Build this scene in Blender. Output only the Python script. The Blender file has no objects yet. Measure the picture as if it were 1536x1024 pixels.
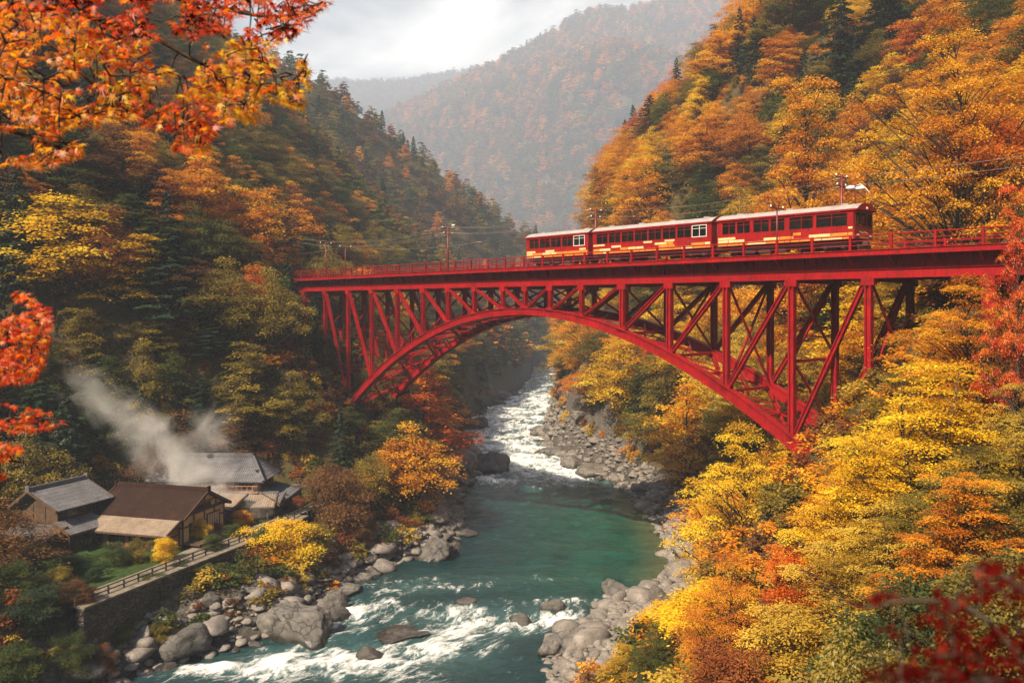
import bpy, bmesh, math, random
import numpy as np
from mathutils import Vector, Matrix, noise as mnoise

R_ = math.radians
scene = bpy.context.scene
col = scene.collection

# ------------------------------------------------------------------ camera
cam_d = bpy.data.cameras.new("camera")
cam = bpy.data.objects.new("camera", cam_d)
col.objects.link(cam)
scene.camera = cam
cam.location = (0, 0, 0)
cam.rotation_euler = (R_(90), 0, 0)
cam_d.sensor_width = 36.0
cam_d.lens = 30.0
cam_d.shift_y = -57.0 / 1536.0
cam_d.clip_start = 0.1
cam_d.clip_end = 9000
cam_d.dof.use_dof = True
cam_d.dof.focus_distance = 75.0
cam_d.dof.aperture_fstop = 3.0

# ------------------------------------------------------------------ world and sun
SUN_DIR = Vector((-0.47, -0.58, 0.72)).normalized()      # towards the sun
sun_el = math.asin(SUN_DIR.z)
sun_az = math.atan2(SUN_DIR.x, SUN_DIR.y)
world = bpy.data.worlds.new("World")
scene.world = world
world.use_nodes = True
nt = world.node_tree
nt.nodes.clear()
w_out = nt.nodes.new('ShaderNodeOutputWorld')
w_bg = nt.nodes.new('ShaderNodeBackground')
w_sky = nt.nodes.new('ShaderNodeTexSky')
w_sky.sky_type = 'NISHITA'
w_sky.sun_disc = False
w_sky.sun_elevation = sun_el
w_sky.sun_rotation = sun_az
w_tc = nt.nodes.new('ShaderNodeTexCoord')
w_map = nt.nodes.new('ShaderNodeMapping')
w_map.inputs['Scale'].default_value = (1.0, 1.0, 2.2)
w_n = nt.nodes.new('ShaderNodeTexNoise')
w_n.inputs['Scale'].default_value = 4.2
w_n.inputs['Detail'].default_value = 9
w_n.inputs['Roughness'].default_value = 0.55
w_n.inputs['Distortion'].default_value = 0.35
w_r = nt.nodes.new('ShaderNodeValToRGB')               # cloud tone: grey bellies, white tops
w_r.color_ramp.elements[0].position = 0.36
w_r.color_ramp.elements[0].color = (1.6, 1.9, 2.5, 1)
w_r.color_ramp.elements[1].position = 0.60
w_r.color_ramp.elements[1].color = (13.5, 12.8, 11.8, 1)
w_sep = nt.nodes.new('ShaderNodeSeparateXYZ')
w_cov = nt.nodes.new('ShaderNodeMapRange')             # the cloud bank stands up the valley
w_cov.interpolation_type = 'SMOOTHSTEP'
w_cov.inputs['From Min'].default_value = 0.30
w_cov.inputs['From Max'].default_value = 0.80
w_mix = nt.nodes.new('ShaderNodeMix')
w_mix.data_type = 'RGBA'
L = nt.links.new
L(w_tc.outputs['Generated'], w_map.inputs['Vector'])
L(w_map.outputs['Vector'], w_n.inputs['Vector'])
L(w_n.outputs['Fac'], w_r.inputs['Fac'])
L(w_tc.outputs['Generated'], w_sep.inputs['Vector'])
L(w_sep.outputs['Y'], w_cov.inputs['Value'])
L(w_cov.outputs['Result'], w_mix.inputs['Factor'])
L(w_sky.outputs['Color'], w_mix.inputs['A'])
L(w_r.outputs['Color'], w_mix.inputs['B'])
L(w_mix.outputs['Result'], w_bg.inputs['Color'])
w_bg.inputs['Strength'].default_value = 0.055
L(w_bg.outputs['Background'], w_out.inputs['Surface'])

sun_d = bpy.data.lights.new("sun", 'SUN')
sun_d.energy = 5.0
sun_d.angle = R_(0.6)
sun_d.color = (1.0, 0.83, 0.61)
sun = bpy.data.objects.new("sun", sun_d)
sun.rotation_euler = SUN_DIR.to_track_quat('Z', 'Y').to_euler()
col.objects.link(sun)

vs = scene.view_settings
vs.view_transform = 'Standard'
vs.look = 'None'
vs.exposure = 1.28
vs.gamma = 1.0
vs.use_curve_mapping = False
scene.render.engine = 'CYCLES'
cy = scene.cycles
cy.max_bounces = 6
cy.diffuse_bounces = 3
cy.glossy_bounces = 2
cy.transmission_bounces = 4
cy.transparent_max_bounces = 8
cy.volume_bounces = 1
cy.use_denoising = True
cy.use_adaptive_sampling = True
cy.adaptive_threshold = 0.02
cy.volume_step_rate = 1.0
cy.sample_clamp_indirect = 4.0
cy.caustics_reflective = False
cy.caustics_refractive = False

# ------------------------------------------------------------------ helpers
HZ, FP = 455.0, 1280.0
WATER = -30.0
def at(px, py, Y):
    return Vector(((px - 768) / FP * Y, Y, (HZ - py) / FP * Y))
def onz(px, py, z):
    Y = -z * FP / (py - HZ)
    return Vector(((px - 768) / FP * Y, Y, z))
def proj(x, y, z):
    return 768 + FP * x / y, HZ - FP * z / y

def tag(o, label=None, cat=None, group=None, kind=None):
    if label: o['label'] = label
    if cat: o['category'] = cat
    if group: o['group'] = group
    if kind: o['kind'] = kind
    return o

def empty(name, loc=(0, 0, 0), rz=0.0):
    o = bpy.data.objects.new(name, None)
    o.empty_display_size = 0.5
    o.location = loc
    o.rotation_euler = (0, 0, rz)
    col.objects.link(o)
    return o

def link(name, me, parent=None):
    o = bpy.data.objects.new(name, me)
    col.objects.link(o)
    if parent is not None:
        o.parent = parent
    return o

def mesh_np(name, verts, faces, mat=None, attrs=None, smooth=False, mat_idx=None):
    """verts (n,3), faces: (m,k) array, or a list of such arrays."""
    me = bpy.data.meshes.new(name)
    verts = np.asarray(verts, dtype=np.float32)
    if not isinstance(faces, list):
        faces = [faces]
    faces = [np.asarray(f, dtype=np.int32) for f in faces if len(f)]
    nl = sum(f.size for f in faces)
    nf = sum(len(f) for f in faces)
    me.vertices.add(len(verts))
    me.vertices.foreach_set('co', verts.ravel())
    me.loops.add(nl)
    me.loops.foreach_set('vertex_index', np.concatenate([f.ravel() for f in faces]))
    me.polygons.add(nf)
    tot = np.concatenate([np.full(len(f), f.shape[1], np.int32) for f in faces])
    start = np.concatenate([[0], np.cumsum(tot)[:-1]]).astype(np.int32)
    me.polygons.foreach_set('loop_start', start)
    if smooth:
        me.polygons.foreach_set('use_smooth', np.ones(nf, bool))
    if mat is not None:
        for m in (mat if isinstance(mat, (list, tuple)) else [mat]):
            me.materials.append(m)
    if mat_idx is not None:
        me.polygons.foreach_set('material_index', np.asarray(mat_idx, np.int32))
    if attrs:
        for k, (dom, arr) in attrs.items():
            a = me.attributes.new(k, 'FLOAT', dom)
            a.data.foreach_set('value', np.asarray(arr, np.float32))
    me.update(calc_edges=True)
    me.validate()
    return me

class MB:
    """collects boxes, beams, tubes and polygons into one mesh"""
    def __init__(self):
        self.v, self.f, self.m = [], [], []
    def poly(self, pts, faces, mi=0):
        n = len(self.v)
        self.v += [tuple(p) for p in pts]
        for f in faces:
            self.f.append(tuple(n + i for i in f))
            self.m.append(mi)
    def box(self, c, s, mi=0, rz=0.0):
        cx, cy_, cz = c
        a, b, h = s[0] / 2, s[1] / 2, s[2] / 2
        ca, sa = math.cos(rz), math.sin(rz)
        P = []
        for dz in (-h, h):
            for dx, dy in ((-a, -b), (a, -b), (a, b), (-a, b)):
                P.append((cx + dx * ca - dy * sa, cy_ + dx * sa + dy * ca, cz + dz))
        self.poly(P, [(3, 2, 1, 0), (4, 5, 6, 7), (0, 1, 5, 4), (1, 2, 6, 5), (2, 3, 7, 6), (3, 0, 4, 7)], mi)
    def beam(self, p, q, w, h, up=(0, 0, 1), mi=0):
        p, q, up = Vector(p), Vector(q), Vector(up)
        d = (q - p).normalized()
        s = d.cross(up)
        if s.length < 1e-4:
            s = d.cross(Vector((1, 0, 0)))
        s.normalize()
        u = s.cross(d).normalized()
        P = []
        for e in (p, q):
            for a, b in ((-1, -1), (1, -1), (1, 1), (-1, 1)):
                P.append(e + s * (a * w / 2) + u * (b * h / 2))
        self.poly(P, [(3, 2, 1, 0), (4, 5, 6, 7), (0, 1, 5, 4), (1, 2, 6, 5), (2, 3, 7, 6), (3, 0, 4, 7)], mi)
    def ibeam(self, p, q, w, h, tf, tw, up=(0, 0, 1), mi=0):
        """rolled section: flanges of width w across, depth h along up"""
        p, q, up = Vector(p), Vector(q), Vector(up)
        d = (q - p).normalized()
        s = d.cross(up).normalized()
        u = s.cross(d).normalized()
        off = u * (h / 2 - tf / 2)
        self.beam(p + off, q + off, w, tf, up, mi)
        self.beam(p - off, q - off, w, tf, up, mi)
        self.beam(p, q, tw, h - 2 * tf, up, mi)
    def tube(self, pts, r, n=6, mi=0, cap=True):
        pts = [Vector(p) for p in pts]
        rs = r if isinstance(r, (list, tuple)) else [r] * len(pts)
        base = len(self.v)
        ref = None
        for i, p in enumerate(pts):
            d = (pts[min(i + 1, len(pts) - 1)] - pts[max(i - 1, 0)]).normalized()
            if ref is None:
                ref = d.orthogonal().normalized()
            s = (ref - d * ref.dot(d))
            s = s.normalized() if s.length > 1e-5 else d.orthogonal().normalized()
            ref = s
            t = d.cross(s)
            for k in range(n):
                a = 2 * math.pi * k / n
                self.v.append(tuple(p + s * (math.cos(a) * rs[i]) + t * (math.sin(a) * rs[i])))
        for i in range(len(pts) - 1):
            for k in range(n):
                a, b = base + i * n + k, base + i * n + (k + 1) % n
                self.f.append((a, b, b + n, a + n)); self.m.append(mi)
        if cap:
            self.f.append(tuple(base + k for k in range(n))[::-1]); self.m.append(mi)
            e = base + (len(pts) - 1) * n
            self.f.append(tuple(e + k for k in range(n))); self.m.append(mi)
    def mesh(self, name, mat, smooth=False):
        me = bpy.data.meshes.new(name)
        me.from_pydata([tuple(v) for v in self.v], [], self.f)
        for m in (mat if isinstance(mat, (list, tuple)) else [mat]):
            me.materials.append(m)
        me.polygons.foreach_set('material_index', np.asarray(self.m, np.int32))
        if smooth:
            me.polygons.foreach_set('use_smooth', np.ones(len(self.f), bool))
        me.update()
        return me
    def build(self, name, mat, parent=None, smooth=False, bevel=0.0):
        o = link(name, self.mesh(name, mat, smooth), parent)
        if bevel:
            b = o.modifiers.new('bevel', 'BEVEL')
            b.width = bevel; b.segments = 2; b.limit_method = 'ANGLE'
        return o

# vectorised value noise -----------------------------------------------------
def _hash(ix, iy, s):
    n = (ix.astype(np.int64) * 374761393 + iy.astype(np.int64) * 668265263 + s * 974711) & 0x7fffffff
    n = ((n ^ (n >> 13)) * 1274126177) & 0x7fffffff
    n = (n ^ (n >> 16)) & 0xffff
    return n / 65535.0
def vnoise(x, y, s=0):
    x, y = np.asarray(x, float), np.asarray(y, float)
    ix, iy = np.floor(x), np.floor(y)
    fx, fy = x - ix, y - iy
    fx, fy = fx * fx * (3 - 2 * fx), fy * fy * (3 - 2 * fy)
    a, b = _hash(ix, iy, s), _hash(ix + 1, iy, s)
    c, d = _hash(ix, iy + 1, s), _hash(ix + 1, iy + 1, s)
    return (a + (b - a) * fx) * (1 - fy) + (c + (d - c) * fx) * fy
def fbm(x, y, s=0, o=4):
    t, amp, tot = 0, 1.0, 0
    for k in range(o):
        t = t + amp * (vnoise(x * 2 ** k, y * 2 ** k, s + k * 17) - 0.5) * 2
        tot += amp
        amp *= 0.5
    return t / tot
def sstep(a, b, x):
    t = np.clip((np.asarray(x, float) - a) / (b - a), 0, 1)
    return t * t * (3 - 2 * t)

# ------------------------------------------------------------------ materials
def newmat(name):
    m = bpy.data.materials.new(name)
    m.use_nodes = True
    n = m.node_tree
    n.nodes.clear()
    out = n.nodes.new('ShaderNodeOutputMaterial')
    return m, n, out
def nd(n, t, **kw):
    x = n.nodes.new(t)
    for k, v in kw.items():
        if k in x.inputs:
            x.inputs[k].default_value = v
        else:
            setattr(x, k, v)
    return x
def mixc(n, fac, a, b, blend='MIX'):
    m = n.nodes.new('ShaderNodeMix')
    m.data_type = 'RGBA'
    m.blend_type = blend
    for s, v in (('Factor', fac), ('A', a), ('B', b)):
        if hasattr(v, 'is_linked') or hasattr(v, 'links'):
            n.links.new(v, m.inputs[s])
        elif s == 'Factor':
            m.inputs[s].default_value = v
        else:
            m.inputs[s].default_value = (*v[:3], 1)
    return m.outputs['Result']
def ramp(n, fac, stops):
    r = n.nodes.new('ShaderNodeValToRGB')
    cr = r.color_ramp
    while len(cr.elements) < len(stops):
        cr.elements.new(0.5)
    for e, (p, c) in zip(cr.elements, stops):
        e.position = p
        e.color = (*c, 1) if len(c) == 3 else c
    n.links.new(fac, r.inputs['Fac'])
    return r.outputs['Color']
def noise_tex(n, scale, detail=4, rough=0.55, coord='Object', vec=None, dist=0.0, mscale=None):
    tc = n.nodes.new('ShaderNodeTexCoord')
    v = vec or tc.outputs[coord]
    if mscale:
        mp = n.nodes.new('ShaderNodeMapping')
        mp.inputs['Scale'].default_value = mscale
        n.links.new(v, mp.inputs['Vector'])
        v = mp.outputs['Vector']
    t = nd(n, 'ShaderNodeTexNoise', Scale=scale, Detail=detail, Roughness=rough, Distortion=dist)
    n.links.new(v, t.inputs['Vector'])
    return t.outputs['Fac']
def bump(n, h, strength=0.3, dist=0.1):
    b = nd(n, 'ShaderNodeBump', Strength=strength, Distance=dist)
    n.links.new(h, b.inputs['Height'])
    return b.outputs['Normal']

def plain(name, c1, c2, scale=3.0, rough=0.6, metal=0.0, bmp=0.15, bdist=0.03, spec=0.5, coat=0.0):
    m, n, out = newmat(name)
    p = nd(n, 'ShaderNodeBsdfPrincipled', Roughness=rough, Metallic=metal)
    p.inputs['Specular IOR Level'].default_value = spec
    if coat: p.inputs['Coat Weight'].default_value = coat
    f = noise_tex(n, scale, 6, 0.6)
    n.links.new(ramp(n, f, [(0.3, c1), (0.7, c2)]), p.inputs['Base Color'])
    if bmp:
        n.links.new(bump(n, noise_tex(n, scale * 4, 5), bmp, bdist), p.inputs['Normal'])
    n.links.new(p.outputs[0], out.inputs['Surface'])
    return m

def leafmat(name, a, b, c, trans=0.48, gloss=0.03):
    """a usual, b the deeper, c the lighter leaf; tint is a per-leaf attribute, plus a little per tree"""
    m, n, out = newmat(name)
    at_ = nd(n, 'ShaderNodeAttribute')
    at_.attribute_name = 'tint'
    oi = n.nodes.new('ShaderNodeObjectInfo')
    ad = nd(n, 'ShaderNodeMath', operation='MULTIPLY_ADD')
    n.links.new(oi.outputs['Random'], ad.inputs[0])
    ad.inputs[1].default_value = 0.34
    sub = nd(n, 'ShaderNodeMath', operation='SUBTRACT')
    n.links.new(at_.outputs['Fac'], sub.inputs[0])
    sub.inputs[1].default_value = 0.17
    n.links.new(sub.outputs[0], ad.inputs[2])
    colr = ramp(n, ad.outputs[0], [(0.08, b), (0.5, a), (0.92, c)])
    d = nd(n, 'ShaderNodeBsdfDiffuse', Roughness=0.5)
    t = nd(n, 'ShaderNodeBsdfTranslucent')
    g = nd(n, 'ShaderNodeBsdfGlossy', Roughness=0.45)
    g.inputs['Color'].default_value = (0.8, 0.8, 0.8, 1)
    n.links.new(colr, d.inputs['Color'])
    n.links.new(colr, t.inputs['Color'])
    m1 = nd(n, 'ShaderNodeMixShader')
    m1.inputs[0].default_value = trans
    n.links.new(d.outputs[0], m1.inputs[1]); n.links.new(t.outputs[0], m1.inputs[2])
    m2 = nd(n, 'ShaderNodeMixShader')
    m2.inputs[0].default_value = gloss
    n.links.new(m1.outputs[0], m2.inputs[1]); n.links.new(g.outputs[0], m2.inputs[2])
    n.links.new(m2.outputs[0], out.inputs['Surface'])
    return m

LEAF = {
    'golden':     leafmat('golden leaves', (.74, .34, .012), (.50, .15, .008), (.86, .52, .025)),
    'yellow':     leafmat('yellow leaves', (.80, .50, .012), (.52, .29, .010), (.90, .68, .03)),
    'amber':      leafmat('amber leaves', (.66, .26, .012), (.42, .12, .010), (.78, .40, .02)),
    'orange':     leafmat('orange leaves', (.64, .15, .010), (.42, .055, .008), (.75, .29, .02)),
    'rust':       leafmat('rust leaves', (.30, .085, .018), (.15, .04, .014), (.42, .15, .03)),
    'brown':      leafmat('brown leaves', (.19, .085, .028), (.09, .04, .016), (.28, .14, .04)),
    'olive':      leafmat('olive leaves', (.24, .18, .025), (.10, .085, .018), (.40, .29, .04)),
    'green':      leafmat('green leaves', (.075, .10, .020), (.035, .055, .014), (.15, .16, .03)),
    'dark green': leafmat('dark green needles', (.022, .042, .018), (.011, .022, .011), (.05, .075, .028), .2),
    'red':        leafmat('scarlet leaves', (.72, .11, .008), (.48, .035, .006), (.80, .22, .012)),
    'crimson':    leafmat('crimson leaves', (.24, .010, .010), (.11, .006, .007), (.42, .028, .014)),
    'straw':      leafmat('straw leaves', (.60, .40, .045), (.34, .21, .022), (.74, .56, .08)),
}
MLEAF = {  # all but crimson brighter than LEAF: backlit glow put into the colour
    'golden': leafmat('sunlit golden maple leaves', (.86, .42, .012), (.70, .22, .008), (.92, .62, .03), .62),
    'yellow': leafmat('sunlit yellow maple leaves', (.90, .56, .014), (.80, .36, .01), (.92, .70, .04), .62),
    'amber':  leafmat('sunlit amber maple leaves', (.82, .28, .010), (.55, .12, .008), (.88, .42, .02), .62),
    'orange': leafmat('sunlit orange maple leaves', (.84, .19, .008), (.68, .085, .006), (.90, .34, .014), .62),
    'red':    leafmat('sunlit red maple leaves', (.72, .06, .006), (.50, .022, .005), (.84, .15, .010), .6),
    'crimson': leafmat('dark red maple leaves', (.075, .004, .004), (.035, .002, .002), (.13, .007, .005), .45, 0.0),
}
BARK = plain('bark', (.030, .022, .016), (.085, .065, .048), 6, .9, bmp=.5, spec=.1)
# ------------------------------------------------------------------ terrain
LT = np.array([(-200,-60),(0,-48),(40,-41),(60,-34),(67,-30.5),(70.5,-29),(75.3,-23.4),(78.4,-18),(86,-18),(95,-16),(98.5,-12.9),(102,-8),(114,-7),(135,-8.2),(150,-6.5),(160,-6.0),(171,-8.5),(187,-10.5),(219,-11.2),(248,-5),(295,3),(340,8),(400,11),(460,45),(560,150),(800,300),(4000,1800)], float)
RT = np.array([(-200,-30),(0,-14),(20,-9),(45,-2),(60,1.5),(67,2.7),(76,3),(81,6.4),(87,9.5),(91,15.5),(100,18.6),(114,19.4),(126,19),(140,18.2),(154,13.4),(171,8),(197,6),(233,9.5),(270,14),(300,26),(350,52),(400,75),(460,108),(560,185),(800,340),(4000,1850)], float)
WT = np.array([(40,-45),(62,-36.5),(67,-34),(76,-30.5),(85,-26.8),(92,-24.6),(100,-22.2),(108,-19.5),(120,-16)], float)   # edge of the terrace
def Lx(Y): return np.interp(Y, LT[:, 0], LT[:, 1])
def Rx(Y): return np.interp(Y, RT[:, 0], RT[:, 1])
def Wx(Y): return np.interp(Y, WT[:, 0], WT[:, 1])
TERR = -24.0
def softcap(h, c):
    return np.where(h < c * .6, h, c * .6 + c * .4 * np.tanh((h - c * .6) / (c * .4)))
def terrain(X, Y):
    X, Y = np.asarray(X, float), np.asarray(Y, float)
    Lv, Rv = Lx(Y), Rx(Y)
    dl, dr = Lv - X, X - Rv
    n1 = fbm(X / 26, Y / 26, 3, 4)
    n2 = fbm(X / 7, Y / 7, 9, 3)
    # left bank
    d = dl + 6 * np.sin(Y / 34.0 + .6) * sstep(25, 80, dl)
    s = np.interp(Y, [0, 60, 115, 140, 200, 300, 400], [.8, .8, .95, 1.12, 1.15, 1.02, .99])
    gl = 1.3 * sstep(0, 3, dl) + np.maximum(d - 2.0, 0) * s + 8 * sstep(2, 9, dl) * sstep(160, 200, Y)
    gl = softcap(gl, 175.0) * (1 - .8 * sstep(430, 620, Y))
    # terrace with the houses
    dw = Wx(Y) - X
    start = np.interp(Y, [60, 85, 100, 108, 118], [34, 30, 24, 14, 4])
    tz = np.where(dw > 1.3, 6.0 + np.maximum(dw - start, 0) * 1.05, 0)
    bank = 1.0 * sstep(0, 2, dl) + np.maximum(dl - 1.0, 0) * .5
    tz = np.where(dw > 1.3, tz, np.minimum(bank, 4.4))
    wt = sstep(64, 68, Y) * (1 - sstep(103, 114, Y))
    flat = wt * sstep(.2, 1.3, dw) * (1 - sstep(0, 5, dw - start))
    gl = gl * (1 - wt) + tz * wt
    # right bank
    bw = 11 * sstep(58, 68, Y) * (1 - sstep(86, 95, Y)) + 1.5
    s1 = np.interp(Y, [0, 45, 58, 65, 95, 120, 150, 180, 250, 300], [.8, .80, .88, 1.4, 1.3, 1.3, 2.0, 3.6, 4.0, 2.2])
    dd = np.maximum(dr - bw, 0)
    rise1 = dd * s1
    cap1 = np.interp(Y, [60, 120, 170, 200], [24, 34, 48, 58])
    over = np.maximum(rise1 - cap1, 0) / s1
    lowb = sstep(64, 69, Y) * (1 - sstep(87, 93, Y))
    gr = (1.0 - .75 * lowb) * sstep(0, 3, dr) + .09 * np.minimum(np.maximum(dr, 0), bw) + np.minimum(rise1, cap1) + over * 1.12
    gr = softcap(gr, 190.0) * (1 - .6 * sstep(300, 450, Y))
    land = np.where(dl > 0, gl, gr)
    dist = np.maximum(dl, dr)
    amp = np.clip((land - 3) / 12, 0, 1) * (1 - flat)
    h = land + n1 * 3.6 * amp + n2 * 1.0 * np.clip(amp + .15 * (1 - flat), 0, 1)
    h = np.where(dist > 0, np.maximum(h, .08 * np.minimum(dist, 3)), 0)
    bed = -np.clip(-dist, 0, 4) * .5 - .2
    z = WATER + np.where(dist > 0, h, bed)
    far = sstep(620, 900, Y)
    z = z * (1 - far) + (WATER - 4) * far
    # the lookout knoll under the camera
    kn = -1.72 - 1.15 * np.maximum(np.hypot(X - .5, Y + .8) - 1.2, 0) + .25 * n2
    kn = kn - 30 * sstep(8, 30, Y)
    return np.maximum(z, kn)
def tz1(x, y):
    return float(terrain(np.array([x]), np.array([y]))[0])

def geo(a, b, d0, k):
    o, v, d = [], a, d0
    while v < b:
        v += d; d *= k
        o.append(v)
    return o
gx = [-v for v in geo(130, 3600, 4, 1.22)][::-1] + list(np.arange(-130, 130.1, 1.5)) + geo(130, 3600, 4, 1.22)
gy = [-v for v in geo(20, 700, 4, 1.25)][::-1] + list(np.arange(-20, 58, 2.0)) + list(np.arange(58, 320, 1.4)) + geo(320, 4200, 3, 1.035)
GX, GY = np.meshgrid(np.array(gx), np.array(gy))
GZ = terrain(GX, GY)
ny, nx = GX.shape
def grid_faces(ny, nx):
    i = np.arange(ny * nx).reshape(ny, nx)
    return np.stack([i[:-1, :-1], i[:-1, 1:], i[1:, 1:], i[1:, :-1]], -1).reshape(-1, 4)
dl, dr = Lx(GY) - GX, GX - Rx(GY)
dist = np.maximum(dl, dr)
dwG = Wx(GY) - GX
lawn = sstep(68, 71, GY) * (1 - sstep(100, 108, GY)) * sstep(1.2, 1.8, dwG) * (1 - sstep(24, 32, dwG))
rockf = (1 - sstep(5, 11, dist + 3 * fbm(GX / 9, GY / 9, 40)))
rockf = np.maximum(rockf, .8 * sstep(58, 70, GY) * (1 - sstep(92, 100, GY)) * (1 - sstep(11, 16, dr)) * (dr > 0))
wet = 1 - sstep(.2, 1.6, GZ - WATER)

def ground_material():
    m, n, out = newmat('ground')
    p = nd(n, 'ShaderNodeBsdfPrincipled', Roughness=.9)
    p.inputs['Specular IOR Level'].default_value = .2
    def attr(k):
        a = n.nodes.new('ShaderNodeAttribute'); a.attribute_name = k
        return a.outputs['Fac']
    f1 = noise_tex(n, .35, 8, .65)
    f2 = noise_tex(n, 2.2, 8, .7)
    soil = mixc(n, f2, ramp(n, f1, [(.3, (.035, .028, .014)), (.5, (.085, .055, .022)), (.7, (.16, .085, .02))]), (.05, .045, .018))
    rock = ramp(n, f2, [(.25, (.035, .032, .028)), (.5, (.10, .088, .078)), (.75, (.22, .195, .17))])
    grass = ramp(n, f2, [(.3, (.018, .042, .008)), (.7, (.055, .09, .016))])
    c = mixc(n, attr('rock'), soil, rock)
    c = mixc(n, attr('lawn'), c, grass)
    c = mixc(n, attr('wet'), c, mixc(n, 1.0, c, (.35, .33, .30), 'MULTIPLY'))
    n.links.new(c, p.inputs['Base Color'])
    n.links.new(bump(n, f2, .8, .5), p.inputs['Normal'])
    n.links.new(p.outputs[0], out.inputs['Surface'])
    return m
g_me = mesh_np('ground', np.stack([GX, GY, GZ], -1).reshape(-1, 3), grid_faces(ny, nx), ground_material(),
               {'lawn': ('POINT', lawn.ravel()), 'rock': ('POINT', rockf.ravel()), 'wet': ('POINT', wet.ravel())}, smooth=True)
ground = tag(link('ground', g_me), kind='structure')

# far mountains ---------------------------------------------------------------
MOUNT = plain('wooded mountain', (.03, .034, .018), (.09, .07, .03), .03, .95, bmp=.6, bdist=6, spec=.05)
def crest(X):
    X = np.asarray(X, float)
    return np.interp(X, [-900, -420, -250, -127, -20, 79, 230, 500, 900, 1500], [-20, 20, 120, 196, 252, 306, 328, 330, 326, 300]) + 7 * fbm(X / 60, X * 0 + 3, 5)
def mountain_z(X, Y):
    c = crest(X)
    t = 905 - Y
    rid = fbm(X / 150 + Y / 260, Y / 420, 22, 3)
    spur = 40 * np.exp(-(((Y - 735) + .55 * (X - 60)) / 60.) ** 2) * sstep(-80, 140, X)
    back = np.minimum(t, 0)
    z = c - .80 * np.maximum(t, 0) + .7 * back * 1.0 + (rid * 26 + spur) * np.clip(np.abs(t) / 90, 0, 1) + 5 * fbm(X / 40, Y / 40, 31, 3)
    return np.maximum(z, WATER - 6)
MX, MY = np.meshgrid(np.arange(-900, 1250, 8.0), np.arange(480, 1150, 8.0))
MZ = mountain_z(MX, MY)
MS = 2.8                                            # it stands twice as far off
MX, MY, MZ = MX * MS, MY * MS, MZ * MS
m_me = mesh_np('mountain', np.stack([MX, MY, MZ], -1).reshape(-1, 3), grid_faces(*MX.shape), MOUNT, smooth=True)
tag(link('mountain', m_me), kind='structure')
def ridge_z(X, Y):
    c = np.interp(X, [-1800, -600, -250, -215, -165, -100, 150, 700, 1500], [230, 300, 336, 330, 332, 340, 346, 340, 320]) + 6 * fbm(X / 50, X * 0, 8, 4)
    return np.maximum(c - .55 * np.abs(1280 - Y) + 16 * fbm(X / 120, Y / 120, 12, 3), WATER - 6)
FX, FY = np.meshgrid(np.arange(-1000, 700, 8.0), np.arange(1020, 1340, 12.0))
FZ = ridge_z(FX, FY)
FX, FY, FZ = FX * MS, FY * MS, FZ * MS
f_me = mesh_np('mountain', np.stack([FX, FY, FZ], -1).reshape(-1, 3), grid_faces(*FX.shape), MOUNT, smooth=True)
tag(link('mountain', f_me), kind='structure')

# ------------------------------------------------------------------ river
ry = [4.0]
while ry[-1] < 430:
    y = ry[-1]
    ry.append(y + (1.2 if y < 55 else max(.28, y * .0034)))
ry = np.array(ry)
NC = 170
u = np.linspace(0, 1, NC)
RY = np.repeat(ry[:, None], NC, 1)
spread = 5.5 * sstep(64, 69, ry) * (1 - sstep(87, 93, ry))            # shallow water between the stones of the bar
lo, hi = Lx(ry) - 1.8, Rx(ry) + 1.8 + spread
RX = lo[:, None] + (hi - lo)[:, None] * u[None, :]
PXs, PYs = proj(RX, RY, WATER)
def gz(px, py, sx, sy):
    """a patch of rough water centred where the photo shows it, measured on the water plane"""
    c = onz(px, py, WATER)
    ex = sx / FP * c.y
    ey = sy * c.y * c.y / (-WATER * FP)
    return np.exp(-((RX - c.x) / ex) ** 2 - ((RY - c.y) / ey) ** 2)
foam = .64 * sstep(148, 170, RY) + .22 * sstep(112, 150, RY) + .10 * (1 - sstep(90, 112, RY))
foam = foam * (1 - .25 * sstep(260, 300, RY))
for (a, b, c_, d_, k) in ((600, 985, 130, 34, 1.0), (420, 1000, 130, 26, .9), (300, 1010, 90, 14, .45), (650, 925, 150, 16, .7),
                          (770, 930, 90, 14, .75), (510, 930, 40, 22, .9), (610, 880, 60, 13, .75), (560, 905, 60, 12, .5),
                          (840, 905, 60, 8, .55), (480, 985, 60, 22, .5), (860, 715, 70, 16, .8), (700, 955, 60, 22, .6), (760, 870, 120, 8, .3), (800, 702, 110, 18, .5), (700, 880, 60, 8, .35), (640, 860, 50, 8, .3)):
    foam = np.maximum(foam, 0) + k * gz(a, b, c_, d_) * (1 - np.clip(foam, 0, 1) * .5)
for (a, b, w_) in ((550, 990, 40), (600, 966, 70), (502, 922, 44), (833, 924, 40), (782, 940, 40), (926, 898, 40), (700, 909, 36), (733, 716, 50), (440, 970, 70)):
    foam = np.clip(foam + .55 * gz(a, b + 6, w_ * .8, 9), 0, 1.1)
calm = gz(860, 800, 170, 50)
foam = np.clip(foam * (1 - .7 * np.clip(calm, 0, 1)), 0, 1)
edge = np.minimum(RX - lo[:, None] - 1.8, hi[:, None] - 1.8 - RX)
eme = 1.1 * gz(930, 795, 135, 80) + .4 * gz(860, 870, 150, 30) + .3 * gz(820, 720, 90, 30)
shal = (1 - sstep(0, 5, RX * 0 + (hi[:, None] - 1.8 - RX))) * sstep(84, 92, RY) * (1 - sstep(125, 140, RY))
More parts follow.
